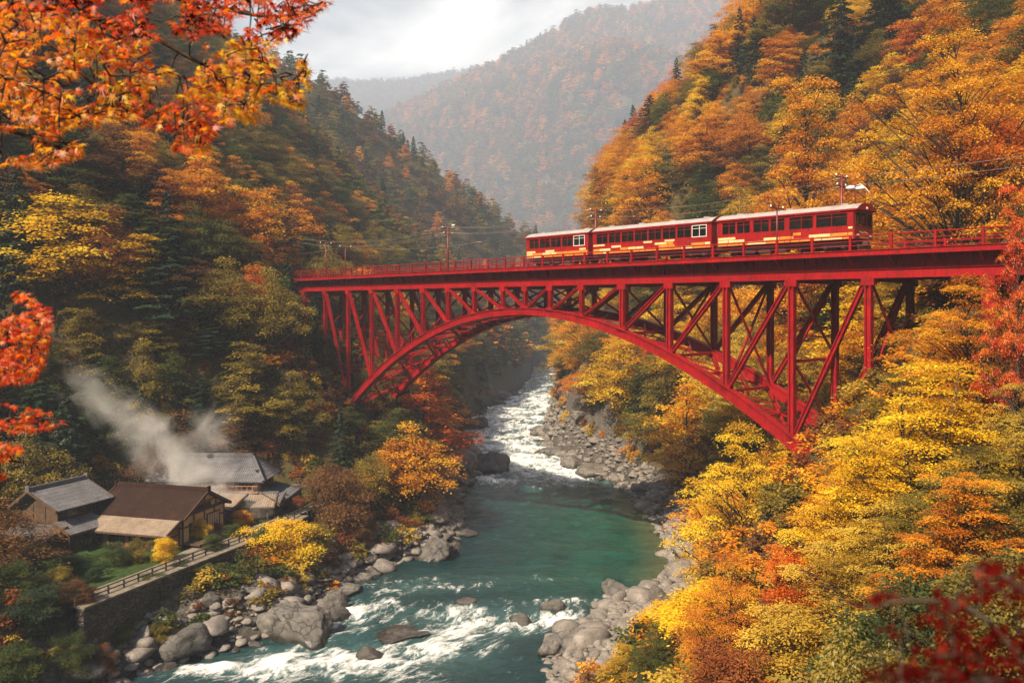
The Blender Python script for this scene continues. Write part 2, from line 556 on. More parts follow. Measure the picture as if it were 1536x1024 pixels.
# stretch the ripples along the flow, humps in the rapids
sl = np.gradient((lo + hi) / 2, ry)[:, None]
U = RX - ((lo + hi) / 2)[:, None]
amp = .035 + .34 * foam
rap = fbm(U / 1.7, RY / 2.2, 50, 4) * (amp + .04) + .55 * fbm(U / .62, RY / .95, 61, 3) * (.075 + .12 * foam) + .34 * fbm(U / 3.2, RY / 1.6, 71, 4) + .30 * fbm(U / 8.0, RY / 3.4, 74, 3)
RZ = WATER + .08 + rap + .16 * foam * fbm(U / 5, RY / 6, 77, 2)
tongue = fbm(U / 1.5, RY / 4.6, 90, 5)
fl = mesh_np('river', np.stack([RX, RY, RZ], -1).reshape(-1, 3), grid_faces(*RX.shape), None,
             {'foam': ('POINT', foam.ravel()), 'emerald': ('POINT', np.clip(eme, 0, 1).ravel()), 'shallow': ('POINT', shal.ravel()),
              'flow': ('POINT', tongue.ravel()), 'acr': ('POINT', U.ravel()), 'lift': ('POINT', rap.ravel())}, smooth=True)
def water_material():
    m, n, out = newmat('river water')
    def attr(k):
        a = n.nodes.new('ShaderNodeAttribute'); a.attribute_name = k
        return a.outputs['Fac']
    def math_(op, a, b, clamp=False):
        x = n.nodes.new('ShaderNodeMath'); x.operation = op; x.use_clamp = clamp
        for i, v in enumerate((a, b)):
            if hasattr(v, 'links'): n.links.new(v, x.inputs[i])
            else: x.inputs[i].default_value = v
        return x.outputs[0]
    cmb = n.nodes.new('ShaderNodeCombineXYZ')
    tc = n.nodes.new('ShaderNodeTexCoord')
    sp = n.nodes.new('ShaderNodeSeparateXYZ')
    n.links.new(tc.outputs['Object'], sp.inputs[0])
    n.links.new(attr('acr'), cmb.inputs[0]); n.links.new(sp.outputs[1], cmb.inputs[1])
    v = cmb.outputs[0]
    s1 = noise_tex(n, 1.0, 9, .68, vec=v, mscale=(1.0, .55, 1), dist=1.7)
    s2 = noise_tex(n, 3.8, 8, .72, vec=v, mscale=(1.0, .75, 1), dist=1.2)
    # foam where the strength beats the streak noise
    s3 = noise_tex(n, .42, 6, .6, vec=v, mscale=(1.0, .5, 1), dist=1.6)
    st = math_('ADD', math_('ADD', math_('MULTIPLY', s1, .85), math_('MULTIPLY', s2, .45)), math_('MULTIPLY', s3, .8))
    fm = math_('ADD', math_('MULTIPLY', attr('foam'), .52), math_('MULTIPLY', attr('lift'), .45))
    k = math_('SUBTRACT', math_('ADD', fm, st), 1.34)
    fmask = nd(n, 'ShaderNodeMapRange'); fmask.interpolation_type = 'SMOOTHSTEP'
    fmask.inputs['From Min'].default_value = 0.0; fmask.inputs['From Max'].default_value = .34
    n.links.new(k, fmask.inputs['Value'])
    deep = ramp(n, noise_tex(n, .16, 3, .5), [(.3, (.0012, .011, .015)), (.7, (.003, .023, .027))])
    em = ramp(n, noise_tex(n, .3, 3, .5), [(.3, (.002, .034, .022)), (.7, (.005, .068, .042))])
    c = mixc(n, attr('emerald'), deep, em)
    c = mixc(n, math_('MULTIPLY', attr('shallow'), .8), c, (.075, .075, .028))
    aer = mixc(n, math_('MULTIPLY', attr('foam'), .55), c, (.06, .13, .13))     # air in the rapids
    p = nd(n, 'ShaderNodeBsdfPrincipled', Roughness=.10, IOR=1.33)
    n.links.new(aer, p.inputs['Base Color'])
    h = math_('ADD', math_('MULTIPLY', noise_tex(n, 1.7, 5, .6, vec=v, mscale=(.55, 1.25, 1), dist=.4), 1.0), math_('MULTIPLY', noise_tex(n, 5.5, 3, .6, vec=v, mscale=(.6, 1.2, 1)), .3))
    n.links.new(bump(n, h, .85, .3), p.inputs['Normal'])
    w = nd(n, 'ShaderNodeBsdfDiffuse')
    w.inputs['Color'].default_value = (.78, .79, .78, 1)
    n.links.new(bump(n, s2, .8, .25), w.inputs['Normal'])
    mx = n.nodes.new('ShaderNodeMixShader')
    n.links.new(fmask.outputs[0], mx.inputs[0]); n.links.new(p.outputs[0], mx.inputs[1]); n.links.new(w.outputs[0], mx.inputs[2])
    n.links.new(mx.outputs[0], out.inputs['Surface'])
    return m
fl.materials.append(water_material())
tag(link('river', fl), kind='structure')
# ------------------------------------------------------------------ bridge
def BP(t, o, z):
    return Vector((26.7 - .644 * t + .765 * o, 62 + .765 * t + .644 * o, z))
def paint_material(name, c1, c2, c3):
    m, n, out = newmat(name)
    p = nd(n, 'ShaderNodeBsdfPrincipled', Roughness=.5)
    p.inputs['Specular IOR Level'].default_value = .22
    f = noise_tex(n, .55, 9, .7)
    g = noise_tex(n, 5, 6, .7, mscale=(1, 1, .18))
    c = ramp(n, f, [(.3, c1), (.65, c2)])
    r = ramp(n, g, [(.44, (0, 0, 0)), (.66, (1, 1, 1))])
    c = mixc(n, mixc(n, .75, (0, 0, 0), r), c, c3)
    n.links.new(c, p.inputs['Base Color'])
    n.links.new(ramp(n, g, [(.3, (.38, .38, .38)), (.8, (.65, .65, .65))]), p.inputs['Roughness'])
    n.links.new(bump(n, noise_tex(n, 9, 4), .12, .02), p.inputs['Normal'])
    n.links.new(p.outputs[0], out.inputs['Surface'])
    return m
RED = paint_material('red bridge paint', (.19, .003, .006), (.34, .005, .009), (.08, .007, .006))
CONC = plain('weathered concrete', (.10, .095, .085), (.26, .245, .22), 1.2, .9, bmp=.4)
STEEL = plain('worn rail steel', (.06, .045, .04), (.16, .13, .11), 4, .45, metal=.7)
TIE = plain('dark timber sleepers', (.02, .016, .013), (.06, .045, .035), 6, .9)
BALL = plain('track ballast', (.06, .05, .045), (.22, .20, .18), 9, .95, bmp=1.0, bdist=.1)

ts = [84.5, 77.6, 71.1, 64.7, 58.7, 53.3, 48.2, 43.0, 39.2, 35.2, 30.6, 25.1, 19.4, 13.3, 7.1, .8]
TC = 39.5
def archz(t):
    return -.85 - .0096 * (t - TC) ** 2            # centre line of the rib
WB = 6.5
ZG = 2.2                                             # lower chord centre
T0, T1 = -26.0, 110.0
bridge = tag(empty('railway_bridge', BP(TC, WB / 2, 0)), 'red steel arch railway bridge carrying the train high over the river', 'bridge')
inv = Matrix.Translation(-bridge.location)
def bpart(mb, name, mat=RED, bevel=0.0):
    mb.v = [tuple(Vector(v) - bridge.location) for v in mb.v]
    return mb.build(name, mat, bridge, bevel=bevel)
dirv = Vector((-.644, .765, 0)); nor = Vector((.765, .644, 0))
TF0, TF1 = 3.4, 77.9
for o in (0, WB):
    # arch rib: box section with proud flanges
    mb = MB()
    tt = np.linspace(TF0 if o == 0 else TF0 - .3, TF1, 61)
    for a, b in zip(tt[:-1], tt[1:]):
        dep = .40 + .10 * abs((a - TC) / 37) ** 1.2
        p, q = BP(a, o, archz(a)), BP(b, o, archz(b))
        ext = (q - p) * .03
        mb.beam(p - ext, q + ext, .5, 2 * dep - .12)
        d = (q - p).normalized(); upv = nor.cross(d); upv = upv if upv.z > 0 else -upv
        for s_ in (1, -1):
            k = upv * (dep - .06) * s_
            mb.beam(p + k - ext, q + k + ext, .72, .09)
    bpart(mb, 'arch_rib')
    # lower chord girder and web
    mb = MB()
    mb.ibeam(BP(T0, o, ZG), BP(T1, o, ZG), .5, .74, .09, .26)
    mb.beam(BP(T0, o, 3.05), BP(T1, o, 3.05), .14, .98)
    for t in np.arange(T0 + 1, T1, 1.55):
        mb.beam(BP(t, o - .13 if o == 0 else o + .13, 2.62), BP(t, o - .13 if o == 0 else o + .13, 3.5), .14, .12, nor)
    bpart(mb, 'deck_girder')
    # posts and diagonals
    for i, t in enumerate(ts):
        zb = archz(t) if 5 < t < 78 else min(tz1(*BP(t, o, 0).xy) - .6, archz(t))
        mb = MB()
        w = .50 if abs(t - TC) > 12 else .36
        p, q = BP(t, o, zb), BP(t, o, ZG - .2)
        for s_ in (-1, 1):
            k = dirv * (w / 2 - .06) * s_
            mb.beam(p + k, q + k, .12, .46, nor)
        mb.beam(p, q, .46, .06, dirv) if False else mb.beam(p, q, w - .24, .10, nor)
        # gusset plates at both ends
        for z, dz in ((ZG - .62, .5), (zb + .35, .55)):
            if z < ZG - .3:
                mb.beam(BP(t, o, z - dz / 2), BP(t, o, z + dz / 2), w + .5, .50, nor)
        bpart(mb, 'post')
    for i in range(len(ts) - 1):
        a, b = ts[i], ts[i + 1]
        left = b >= TC - .5
        mb = MB()
        if left: p, q = BP(a - .25, o, ZG - .5), BP(b + .2, o, archz(b) + .35)
        else:    p, q = BP(a - .2, o, archz(a) + .35), BP(b + .25, o, ZG - .5)
        if i == 0: q = BP(TF1 - .3, o, archz(TF1 - .3) + .4)
        d = (q - p).normalized()
        sd = nor.cross(d).normalized()
        wd = .36 if abs((a + b) / 2 - TC) > 12 else .26
        for s_ in (-1, 1):
            k = sd * (wd / 2 - .04) * s_
            mb.beam(p + k, q + k, .36, .08, sd)
        mb.beam(p, q, .09, wd - .1, sd)
        bpart(mb, 'diagonal')
# end panel post that reaches the slope beside the approach
# cross frames between the two trusses
for i, t in enumerate(ts):
    zb = archz(t) if 5 < t < 78 else max(tz1(*BP(t, 0, 0).xy), archz(t)) + .5
    mb = MB()
    top = ZG - .45
    H = top - zb
    mb.beam(BP(t, .2, top), BP(t, WB - .2, top), .22, .3)
    n_ = max(1, int(round(H / 6.2)))
    if H > 1.6:
        for k in range(n_):
            z0, z1 = zb + H * k / n_, zb + H * (k + 1) / n_
            mb.beam(BP(t + .07, .2, z0 + .2), BP(t + .07, WB - .2, z1 - .2), .16, .16)
            mb.beam(BP(t - .12, .2, z1 - .2), BP(t - .12, WB - .2, z0 + .2), .16, .16)
            if k: mb.beam(BP(t, .2, z0), BP(t, WB - .2, z0), .2, .22)
    if H > .7: mb.beam(BP(t, .2, zb), BP(t, WB - .2, zb), .26, .26)
    bpart(mb, 'cross_frame')
# lateral bracing between the ribs
st = [TF1] + ts[1:-1] + [TF0]
for a, b in zip(st[:-1], st[1:]):
    mb = MB()
    m_ = (a + b) / 2
    mb.beam(BP(a, .2, archz(a) - .1), BP(b, WB - .2, archz(b) - .1), .2, .2)
    mb.beam(BP(a, WB - .2, archz(a) - .32), BP(b, .2, archz(b) - .32), .2, .2)
    mb.beam(BP(m_, .2, archz(m_) - .2), BP(m_, WB - .2, archz(m_) - .2), .18, .18)
    for z_ in (.25, -.45):
        for u0, u1 in ((a, m_), (m_, b)):
            mb.beam(BP(u0, .25, archz(u0) + z_), BP(u1, WB / 2, archz(u1) + z_), .11, .11)
            mb.beam(BP(u1, WB / 2, archz(u1) + z_ - .12), BP(u0, WB - .25, archz(u0) + z_ - .12), .11, .11)
    bpart(mb, 'lateral_brace')
# deck
mb = MB()
mb.beam(BP(T0, WB / 2, 3.62), BP(T1, WB / 2, 3.62), WB + 2.2, .14)
for t in np.arange(T0 + .5, T1, 3.05):
    mb.beam(BP(t, .3, 3.1), BP(t, WB - .3, 3.1), .3, .8, (0, 0, 1))
    for o0, o1 in ((-1.1, -.1), (WB + 1.1, WB + .1)):
        mb.poly([BP(t - .06, o0, 3.56), BP(t - .06, o1, 3.56), BP(t - .06, o1, 2.75), BP(t + .06, o0, 3.56), BP(t + .06, o1, 3.56), BP(t + .06, o1, 2.75)],
                [(0, 1, 2), (5, 4, 3), (0, 3, 4, 1), (1, 4, 5, 2), (2, 5, 3, 0)])
bpart(mb, 'deck')
for o in (-1.1, WB + 1.1):
    mb = MB()
    mb.ibeam(BP(T0, o, 3.66), BP(T1, o, 3.66), .22, .42, .05, .07)
    bpart(mb, 'deck_fascia')
    mb = MB()
    for z, r in ((4.92, .05), (4.52, .032), (4.2, .032)):
        mb.tube([BP(T0, o, z), BP(T1, o, z)], r, 6)
    k = 0
    for t in np.arange(T0 + .2, T1, 1.525):
        if k % 2 == 0:
            mb.beam(BP(t, o, 3.85), BP(t, o, 4.98), .17, .17, dirv)
        elif t > 30:
            mb.beam(BP(t, o, 3.85), BP(t, o, 4.9), .07, .07, dirv)
        k += 1
    bpart(mb, 'railing')
# track
mb = MB()
mb.beam(BP(T0, WB / 2, 3.735), BP(T1, WB / 2, 3.735), 3.4, .08)
bpart(mb, 'ballast_bed', BALL)
mb = MB()
for t in np.arange(T0, T1, .75):
    mb.beam(BP(t, WB / 2 - 1.15, 3.83), BP(t, WB / 2 + 1.15, 3.83), .24, .13)
bpart(mb, 'sleepers', TIE)
for s_ in (-.535, .535):
    mb = MB()
    mb.ibeam(BP(T0, WB / 2 + s_, 3.96), BP(T1, WB / 2 + s_, 3.96), .10, .14, .03, .03)
    bpart(mb, 'rail', STEEL)
# footings
for t, o in ((TF1 + .4, 0), (TF1 + .4, WB), (TF0 - .7, 0), (TF0 - .9, WB)):
    zt = archz(t) + .5
    mb = MB()
    P0 = BP(t, o, 0)
    mb.poly([BP(t - .5, o - .8, zt), BP(t + 1.2, o - .8, zt), BP(t + 1.2, o + .8, zt), BP(t - .5, o + .8, zt),
             BP(t - 1.3, o - 1.3, -26), BP(t + 2.2, o - 1.3, -26), BP(t + 2.2, o + 1.3, -26), BP(t - 1.3, o + 1.3, -26)] if t > 40 else
            [BP(t - 1.2, o - .8, zt), BP(t + .4, o - .8, zt), BP(t + .4, o + .8, zt), BP(t - 1.2, o + .8, zt),
             BP(t - 2.2, o - 1.2, -20), BP(t + 1.0, o - 1.2, -20), BP(t + 1.0, o + 1.2, -20), BP(t - 2.2, o + 1.2, -20)],
            [(0, 1, 2, 3), (0, 4, 5, 1), (1, 5, 6, 2), (2, 6, 7, 3), (3, 7, 4, 0), (7, 6, 5, 4)])
    bpart(mb, 'footing', CONC)
# approach pier where the viaduct meets the slope with the houses
for t in (91.0, -7.5):
    mb = MB()
    zb = tz1(*BP(t, 3, 0).xy) - 3
    for o in (0, WB):
        mb.beam(BP(t, o, zb), BP(t, o, ZG - .37), .8, .8, nor)
    mb.beam(BP(t, -.5, ZG - .75), BP(t, WB + .5, ZG - .75), .9, .6)
    bpart(mb, 'approach_pier', RED)

# ------------------------------------------------------------------ line poles and wires
POLE = plain('dark red pole paint', (.10, .012, .014), (.2, .02, .022), 3, .5)
PORC = plain('white porcelain', (.6, .6, .58), (.75, .75, .72), 5, .3)
WIREM = plain('bright copper wire', (.30, .26, .22), (.5, .45, .4), 3, .4, metal=.5)
def pole(t, o, ztop, r, label, arms=2, lamp=False):
    root = tag(empty('line_pole', BP(t, o, 3.69)), label, 'pole', 'poles along the bridge deck')
    h = ztop - 3.69
    mb = MB(); mb.tube([(0, 0, 0), (0, 0, h)], [r, r * .75], 8); mb.build('shaft', POLE, root, True)
    for k in range(arms):
        z = h - .25 - .75 * k
        L_ = (1.0 - .2 * k)
        mb = MB(); mb.beam(-nor * L_ + Vector((0, 0, z)), nor * L_ + Vector((0, 0, z)), .08, .1)
        arm = mb.build('crossarm', POLE, root)
        for s_ in (-.85, .85):
            mb = MB()
            b = nor * L_ * s_ + Vector((0, 0, z + .05))
            mb.tube([b, b + Vector((0, 0, .08)), b + Vector((0, 0, .2))], [.05, .075, .03], 8)
            mb.build('insulator', PORC, arm, True)
    if lamp:
        mb = MB()
        a = Vector((0, 0, h - .1))
        mb.tube([a, a + dirv * -.5 + Vector((0, 0, .25)), a + dirv * -1.0 + Vector((0, 0, .2))], .03, 6)
        arm = mb.build('lamp_arm', POLE, root, True)
        mb = MB()
        b = a + dirv * -1.0 + Vector((0, 0, .18))
        mb.tube([b + dirv * .15, b, b + dirv * -.35, b + dirv * -.5], [.06, .12, .14, .05], 8)
        mb.build('lamp_head', PORC, arm, True)
    return root
far = WB + .9
pole(63.7, far, 10.4, .15, 'tall dark red pole with crossarms on the empty deck behind the train', 2, True)
pole(35.9, far, 10.45, .15, 'dark red pole rising behind the joint between last and middle carriage', 2)
pole(7.0, far, 10.9, .15, 'dark red pole with white insulators above the front carriage roof', 2)
pole(7.9, -.85, 7.75, .075, 'slim red pole standing before the front carriage windows', 1)
pole(83.2, -.6, 9.0, .09, 'slim pole among the wires at the bridge end near the conifer', 1)
pole(77.4, -.6, 8.2, .07, 'shorter slim pole beside the one at the bridge end near the conifer', 1)
def wire(p, q, sag, label, grp='sagging wires over the empty end of the deck', r=.012):
    mb = MB()
    pts = []
    for k in range(17):
        a = k / 16
        v = Vector(p).lerp(Vector(q), a)
        v.z -= sag * 4 * a * (1 - a)
        pts.append(v)
    mb.tube(pts, r, 5)
    tag(mb.build('overhead_wire', WIREM, None, True), label, 'wire', grp)
for k, (dz, oo) in enumerate(((-.1, -.8), (-.1, .8), (-.85, -.7), (-.85, .7))):
    n_ = ['upper', 'upper', 'lower', 'lower'][k] + ' ' + ['near', 'far', 'near', 'far'][k]
    wire(BP(108, far + oo, 11.5 + dz), BP(63.7, far + oo, 10.4 + dz), 1.2, f'{n_} sagging wire between the wooded slope and the lamp pole')
    wire(BP(63.7, far + oo, 10.4 + dz), BP(35.9, far + oo, 10.45 + dz), .7, f'{n_} wire from the lamp pole to the pole behind the train')
    if k in (0, 2): continue
    wire(BP(35.9, far + oo, 10.45 + dz), BP(7.0, far + oo, 10.9 + dz), .8, f'{n_} wire running along above the carriage roofs')
    wire(BP(7.0, far + oo, 10.9 + dz), BP(-26, far + oo, 12.2 + dz), .6, f'{n_} wire from the front pole into the golden trees')
wire(BP(108, -.6, 8.3), BP(77.4, -.6, 8.0), .5, 'low near wire reaching the shorter slim pole at the bridge end')
wire(BP(77.4, -.6, 8.0), BP(48, 1.0, 7.2), .6, 'low wire slanting from the shorter slim pole towards the train')

# ------------------------------------------------------------------ train
TRED = paint_material('red carriage paint', (.20, .004, .006), (.32, .008, .009), (.10, .008, .008))
TOR = plain('orange livery paint', (.55, .16, .02), (.66, .26, .035), 2, .4, bmp=0)
TCR = plain('cream livery paint', (.62, .44, .18), (.72, .56, .28), 2, .4, bmp=0)
TDK = plain('dark red livery paint', (.14, .010, .010), (.22, .016, .014), 2, .4, bmp=0)
ROOFM = plain('pale carriage roof', (.24, .20, .19), (.37, .315, .29), 1.5, .4, bmp=.05)
UNDER = plain('black underframe', (.012, .011, .011), (.04, .035, .032), 4, .6)
WHITE = plain('white window trim', (.68, .66, .62), (.8, .78, .74), 3, .4, bmp=0)
SEATM = plain('dark seat cloth', (.03, .03, .03), (.10, .07, .05), 4, .9)
m, n, out = newmat('carriage window glass')
gp = nd(n, 'ShaderNodeBsdfPrincipled', Roughness=.04)
gp.inputs['Base Color'].default_value = (.012, .014, .014, 1)
tr = nd(n, 'ShaderNodeBsdfTransparent'); tr.inputs['Color'].default_value = (.72, .78, .74, 1)
mx = n.nodes.new('ShaderNodeMixShader'); mx.inputs[0].default_value = .62
n.links.new(gp.outputs[0], mx.inputs[1]); n.links.new(tr.outputs[0], mx.inputs[2]); n.links.new(mx.outputs[0], out.inputs['Surface'])
GLASS = m
m, n, out = newmat('headlamp lens')
e_ = nd(n, 'ShaderNodeBsdfPrincipled', Roughness=.1); e_.inputs['Base Color'].default_value = (.7, .68, .6, 1)
n.links.new(e_.outputs[0], out.inputs['Surface']); LENS = m

RZ_T = math.atan2(-.765, .644)
RAILZ = 4.03
def carriage(t0, t1, label, front, windows, seed, tail=False):
    rnd = random.Random(seed)
    Lc = t1 - t0
    root = tag(empty('train_carriage', BP((t0 + t1) / 2, WB / 2, RAILZ), RZ_T), label, 'carriage', 'coupled carriages of the red train')
    hl, hw = Lc / 2, 1.42
    zb, sill, head, eave = .92, 1.94, 3.0, 3.2
    body = MB()
    body.box((0, 0, (zb + sill) / 2), (Lc, 2 * hw, sill - zb), 0)
    # pillars and the band over the windows
    for s_ in (-1, 1):
        body.box((0, s_ * (hw - .05), (head + eave) / 2), (Lc, .1, eave - head), 0)
        xs = []
        x = -hl + .55
        for wd, gap in windows:
            xs.append((x, x + wd)); x += wd + gap
        tot = x - windows[-1][1]
        scale = (Lc - 1.1) / (tot + hl - .55)
        xs = [(-hl + .55 + (a + hl - .55) * scale, -hl + .55 + (b + hl - .55) * scale) for a, b in xs]
        edges = [-hl] + [v for ab in xs for v in ab] + [hl]
        for a, b in zip(edges[0::2], edges[1::2]):
            body.box(((a + b) / 2, s_ * (hw - .05), (sill + head) / 2), (b - a, .1, head - sill), 0)
        # patchwork livery: painted boards
        for r_, (z0, z1) in enumerate(((zb + .04, zb + .28), (zb + .31, zb + .52), (zb + .56, zb + .76), (zb + .80, sill - .06))):
            x = -hl + .1
            while x < hl - .3:
                w = min(rnd.uniform(.7, 2.0), hl - .1 - x)
                pr = [(.0, .80, .18, .02), (.12, .46, .40, .02), (.55, .08, .35, .02), (.84, .02, .13, .01)][r_]
                k = rnd.choices((0, 1, 2, 3), pr)[0]
                if k and w > .25:
                    body.box((x + w / 2 - .015, s_ * (hw + .002), (z0 + z1) / 2), (w - .07, .014, z1 - z0), k)
                x += w
        for r_ in range(5):
            w = rnd.uniform(1.2, 2.6); x = rnd.uniform(-hl + .3, hl - 3)
            body.box((x + w / 2, s_ * (hw + .003), eave - .11), (w, .016, .1), 1)
    # ends
    for e in (-1, 1):
        if (front and e > 0) or (tail and e < 0):
            for y in (-hw + .08, -.42, .42, hw - .08):
                body.box((e * (hl - .05), y, (sill + head) / 2), (.1, .16, head - sill), 3)
            body.box((e * (hl - .05), 0, (head + eave) / 2), (.1, 2 * hw - .2, eave - head), 3)
            body.box((e * (hl + .004), 0, (zb + sill) / 2), (.02, 2 * hw - .06, sill - zb - .04), 3)
        else:
            body.box((e * (hl - .05), 0, (sill + eave) / 2), (.1, 2 * hw - .2, eave - sill), 3)
    b_ = body.build('body', [TRED, TOR, TCR, TDK], root, bevel=.012)
    # roof: arched, with an overhanging edge
    mb = MB()
    prof = []
    for k in range(13):
        a = -1 + 2 * k / 12
        prof.append((a * (hw + .09), eave + .02 + .52 * (1 - abs(a) ** 2.4)))
    prof = [(-hw - .09, eave - .03)] + prof + [(hw + .09, eave - .03)]
    m_ = len(prof)
    xa, xb = -hl - .06, hl + (.28 if front else .06)
    mb.poly([(xa, y, z) for y, z in prof] + [(xb, y, z) for y, z in prof],
            [(i, i + m_, i + 1 + m_, i + 1) for i in range(m_ - 1)] + [tuple(range(m_)), tuple(range(2 * m_ - 1, m_ - 1, -1)), (0, m_ - 1, 2 * m_ - 1, m_)])
    mb.m = [0] * (m_ - 1) + [1, 1, 1]
    rf = mb.build('roof', [ROOFM, TRED], root, False)
    mb = MB()
    for s_ in (-1, 1):
        mb.beam((xa, s_ * (hw + .10), eave - .02), (xb, s_ * (hw + .10), eave - .02), .05, .13)
    mb.build('gutter', TRED, rf)
    for x in np.linspace(-hl + 1.5, hl - 1.5, max(2, int(Lc / 3.5))):
        mb = MB(); mb.box((x, 0, eave + .58), (.6, .42, .12)); mb.build('roof_vent', ROOFM, rf, bevel=.03)
    # windows
    for s_ in (-1, 1):
        for i, (a, b) in enumerate(xs):
            white = (i == len(xs) - 1 and not front) or (i == 0 and False)
            mb = MB(); mb.box(((a + b) / 2, s_ * (hw - .06), (sill + head) / 2), (b - a, .02, head - sill)); 
            w_ = mb.build('window', GLASS, root)
            mb = MB()
            y = s_ * (hw + .004)
            mb.box(((a + b) / 2, y, sill + .02), (b - a + .06, .03, .05)); mb.box(((a + b) / 2, y, head - .02), (b - a + .06, .03, .05))
            mb.box((a, y, (sill + head) / 2), (.05, .034, head - sill)); mb.box((b, y, (sill + head) / 2), (.05, .034, head - sill))
            if b - a > 1.2:
                mb.box(((a + b) / 2, y - s_ * .03, (sill + head) / 2), (.04, .03, head - sill - .08))
            mb.box(((a + b) / 2, y - s_ * .03, head - .3), (b - a - .06, .028, .03))
            mb.build('window_frame', WHITE if white else TRED, w_)
    # inside: floor, seats back to back
    mb = MB()
    mb.box((0, 0, sill - .02 + .012), (Lc - .3, 2 * hw - .24, .02))
    for x in np.arange(-hl + 1.1, hl - .9, 1.7):
        for y in (-.85, .85):
            mb.box((x, y, sill + .22), (.18, .85, .42))
    mb.build('seats', SEATM, root, bevel=.03)
    # underframe, bogies
    mb = MB()
    mb.box((0, 0, .68), (Lc - .3, 2.2, .22))
    for k in range(int(Lc / 2.4)):
        x = -hl + 3.0 + k * 1.5
        if x < hl - 3: mb.box((x, rnd.choice((-.6, .6)), .42), (rnd.uniform(.7, 1.2), .8, .36))
    mb.build('underframe', UNDER, root, bevel=.02)
    for e in (-1, 1):
        bx = e * (hl - 1.9)
        mb = MB()
        for y in (-.95, .95):
            mb.box((bx, y, .46), (2.2, .12, .2))
            for w_ in (-.75, .75): mb.box((bx + w_, y, .42), (.26, .2, .3))
        mb.box((bx, 0, .5), (.5, 1.8, .2))
        bg = mb.build('bogie', UNDER, root, bevel=.02)
        for w_ in (-.75, .75):
            mb = MB()
            for y in (-.56, .56):
                mb.tube([(bx + w_, y - .06, .4), (bx + w_, y + .06, .4)], .4, 18)
            mb.tube([(bx + w_, -.56, .4), (bx + w_, .56, .4)], .07, 8)
            mb.build('wheelset', STEEL, bg)
        # gangway or coupler
        mb = MB()
        if (front and e > 0):
            mb.box((e * (hl + .18), 0, .62), (.5, .3, .24)); mb.box((e * (hl + .06), 0, .36), (.1, 2.0, .34))
            mb.build('coupler', UNDER, root, bevel=.02)
        elif not (tail and e < 0):
            for k in range(5): mb.box((e * (hl + .04 + .065 * k), 0, 1.75), (.05, 1.3 - .1 * (k % 2), 2.3 - .1 * (k % 2)))
            mb.build('gangway_bellows', UNDER, root)
        else:
            mb.box((e * (hl + .18), 0, .62), (.5, .3, .24)); mb.build('coupler', UNDER, root, bevel=.02)
    for e in ([1] if front else []) + ([-1] if tail else []):
        for a, b in ((-hw + .16, -.5), (-.34, .34), (.5, hw - .16)):
            mb = MB(); mb.box((e * (hl - .06), (a + b) / 2, (sill + head) / 2), (.02, b - a, head - sill)); wd = mb.build('cab_window', GLASS, root)
            mb = MB()
            for z in (sill + .02, head - .02): mb.box((e * (hl + .01), (a + b) / 2, z), (.03, b - a + .04, .05))
            for y in (a, b): mb.box((e * (hl + .012), y, (sill + head) / 2), (.03, .05, head - sill))
            mb.build('window_frame', TDK, wd)
        for y in (-.95, .95):
            mb = MB(); mb.tube([(e * (hl + .01), y, 1.22), (e * (hl + .1), y, 1.22)], [.15, .13], 14); h_ = mb.build('headlight', TDK, root)
            mb = MB(); mb.tube([(e * (hl + .101), y, 1.22), (e * (hl + .115), y, 1.22)], [.11, .09], 14); mb.build('lens', LENS, h_)
        mb = MB(); mb.tube([(e * (hl + .27), 0, 3.33), (e * (hl + .34), 0, 3.33)], .11, 14); mb.build('headlight', LENS, root)
        mb = MB()
        for k in range(4): mb.box((e * (hl + .016), -.5 + .33 * k, 1.5 - .05 * (k % 2)), (.012, .26, .09), 0)
        mb.box((e * (hl + .016), 0, 1.08), (.012, 1.5, .12), 1)
        mb.build('front_board', [TCR, TOR], root)
    return root
W3 = [(1.35, .22)]
carriage(2.9, 15.6, 'front red carriage with the cab, patchwork livery and widest windows', True, [(1.35, .14), (1.3, .3), (1.5, .14), (1.3, .4), (2.1, .24), (2.6, .24)], 4)
carriage(16.2, 30.9, 'longest red carriage coupled in the middle of the train', False, [(1.45, .13)] * 8, 9)
carriage(31.5, 41.2, 'short last red carriage at the end towards the empty deck', False, [(1.3, .13)] * 5, 14, tail=True)

# pantograph-like white lamp over the front roof
root = tag(empty('deck_lamp', BP(5.8, WB + .9, 3.69)), 'white hooded lamp on a bent pole behind the front carriage', 'lamp')
mb = MB(); mb.tube([(0, 0, 0), (0, 0, 6.2), (0, 0, 6.5)], [.08, .06, .04], 8); mb.build('shaft', POLE, root, True)
mb = MB()
q = Vector((0, 0, 6.1))
mb.tube([q, q + dirv * -.5 + Vector((0, 0, .1)), q + dirv * -.95 + Vector((0, 0, -.3)), q + dirv * -1.3 + Vector((0, 0, -.75))], .035, 6)
mb.tube([q, q + dirv * .6 + Vector((0, 0, -.05))], .035, 6)
arm = mb.build('arm', PORC, root, True)
for s_, dz in ((.4, -.1), (-.45, -.22)):
    mb = MB()
    b = q + dirv * s_ + Vector((0, 0, dz))
    mb.tube([b + dirv * .42, b + dirv * .3, b, b - dirv * .3, b - dirv * .42], [.05, .14, .19, .14, .05], 12)
    mb.build('lamp_shade', PORC, arm, True)
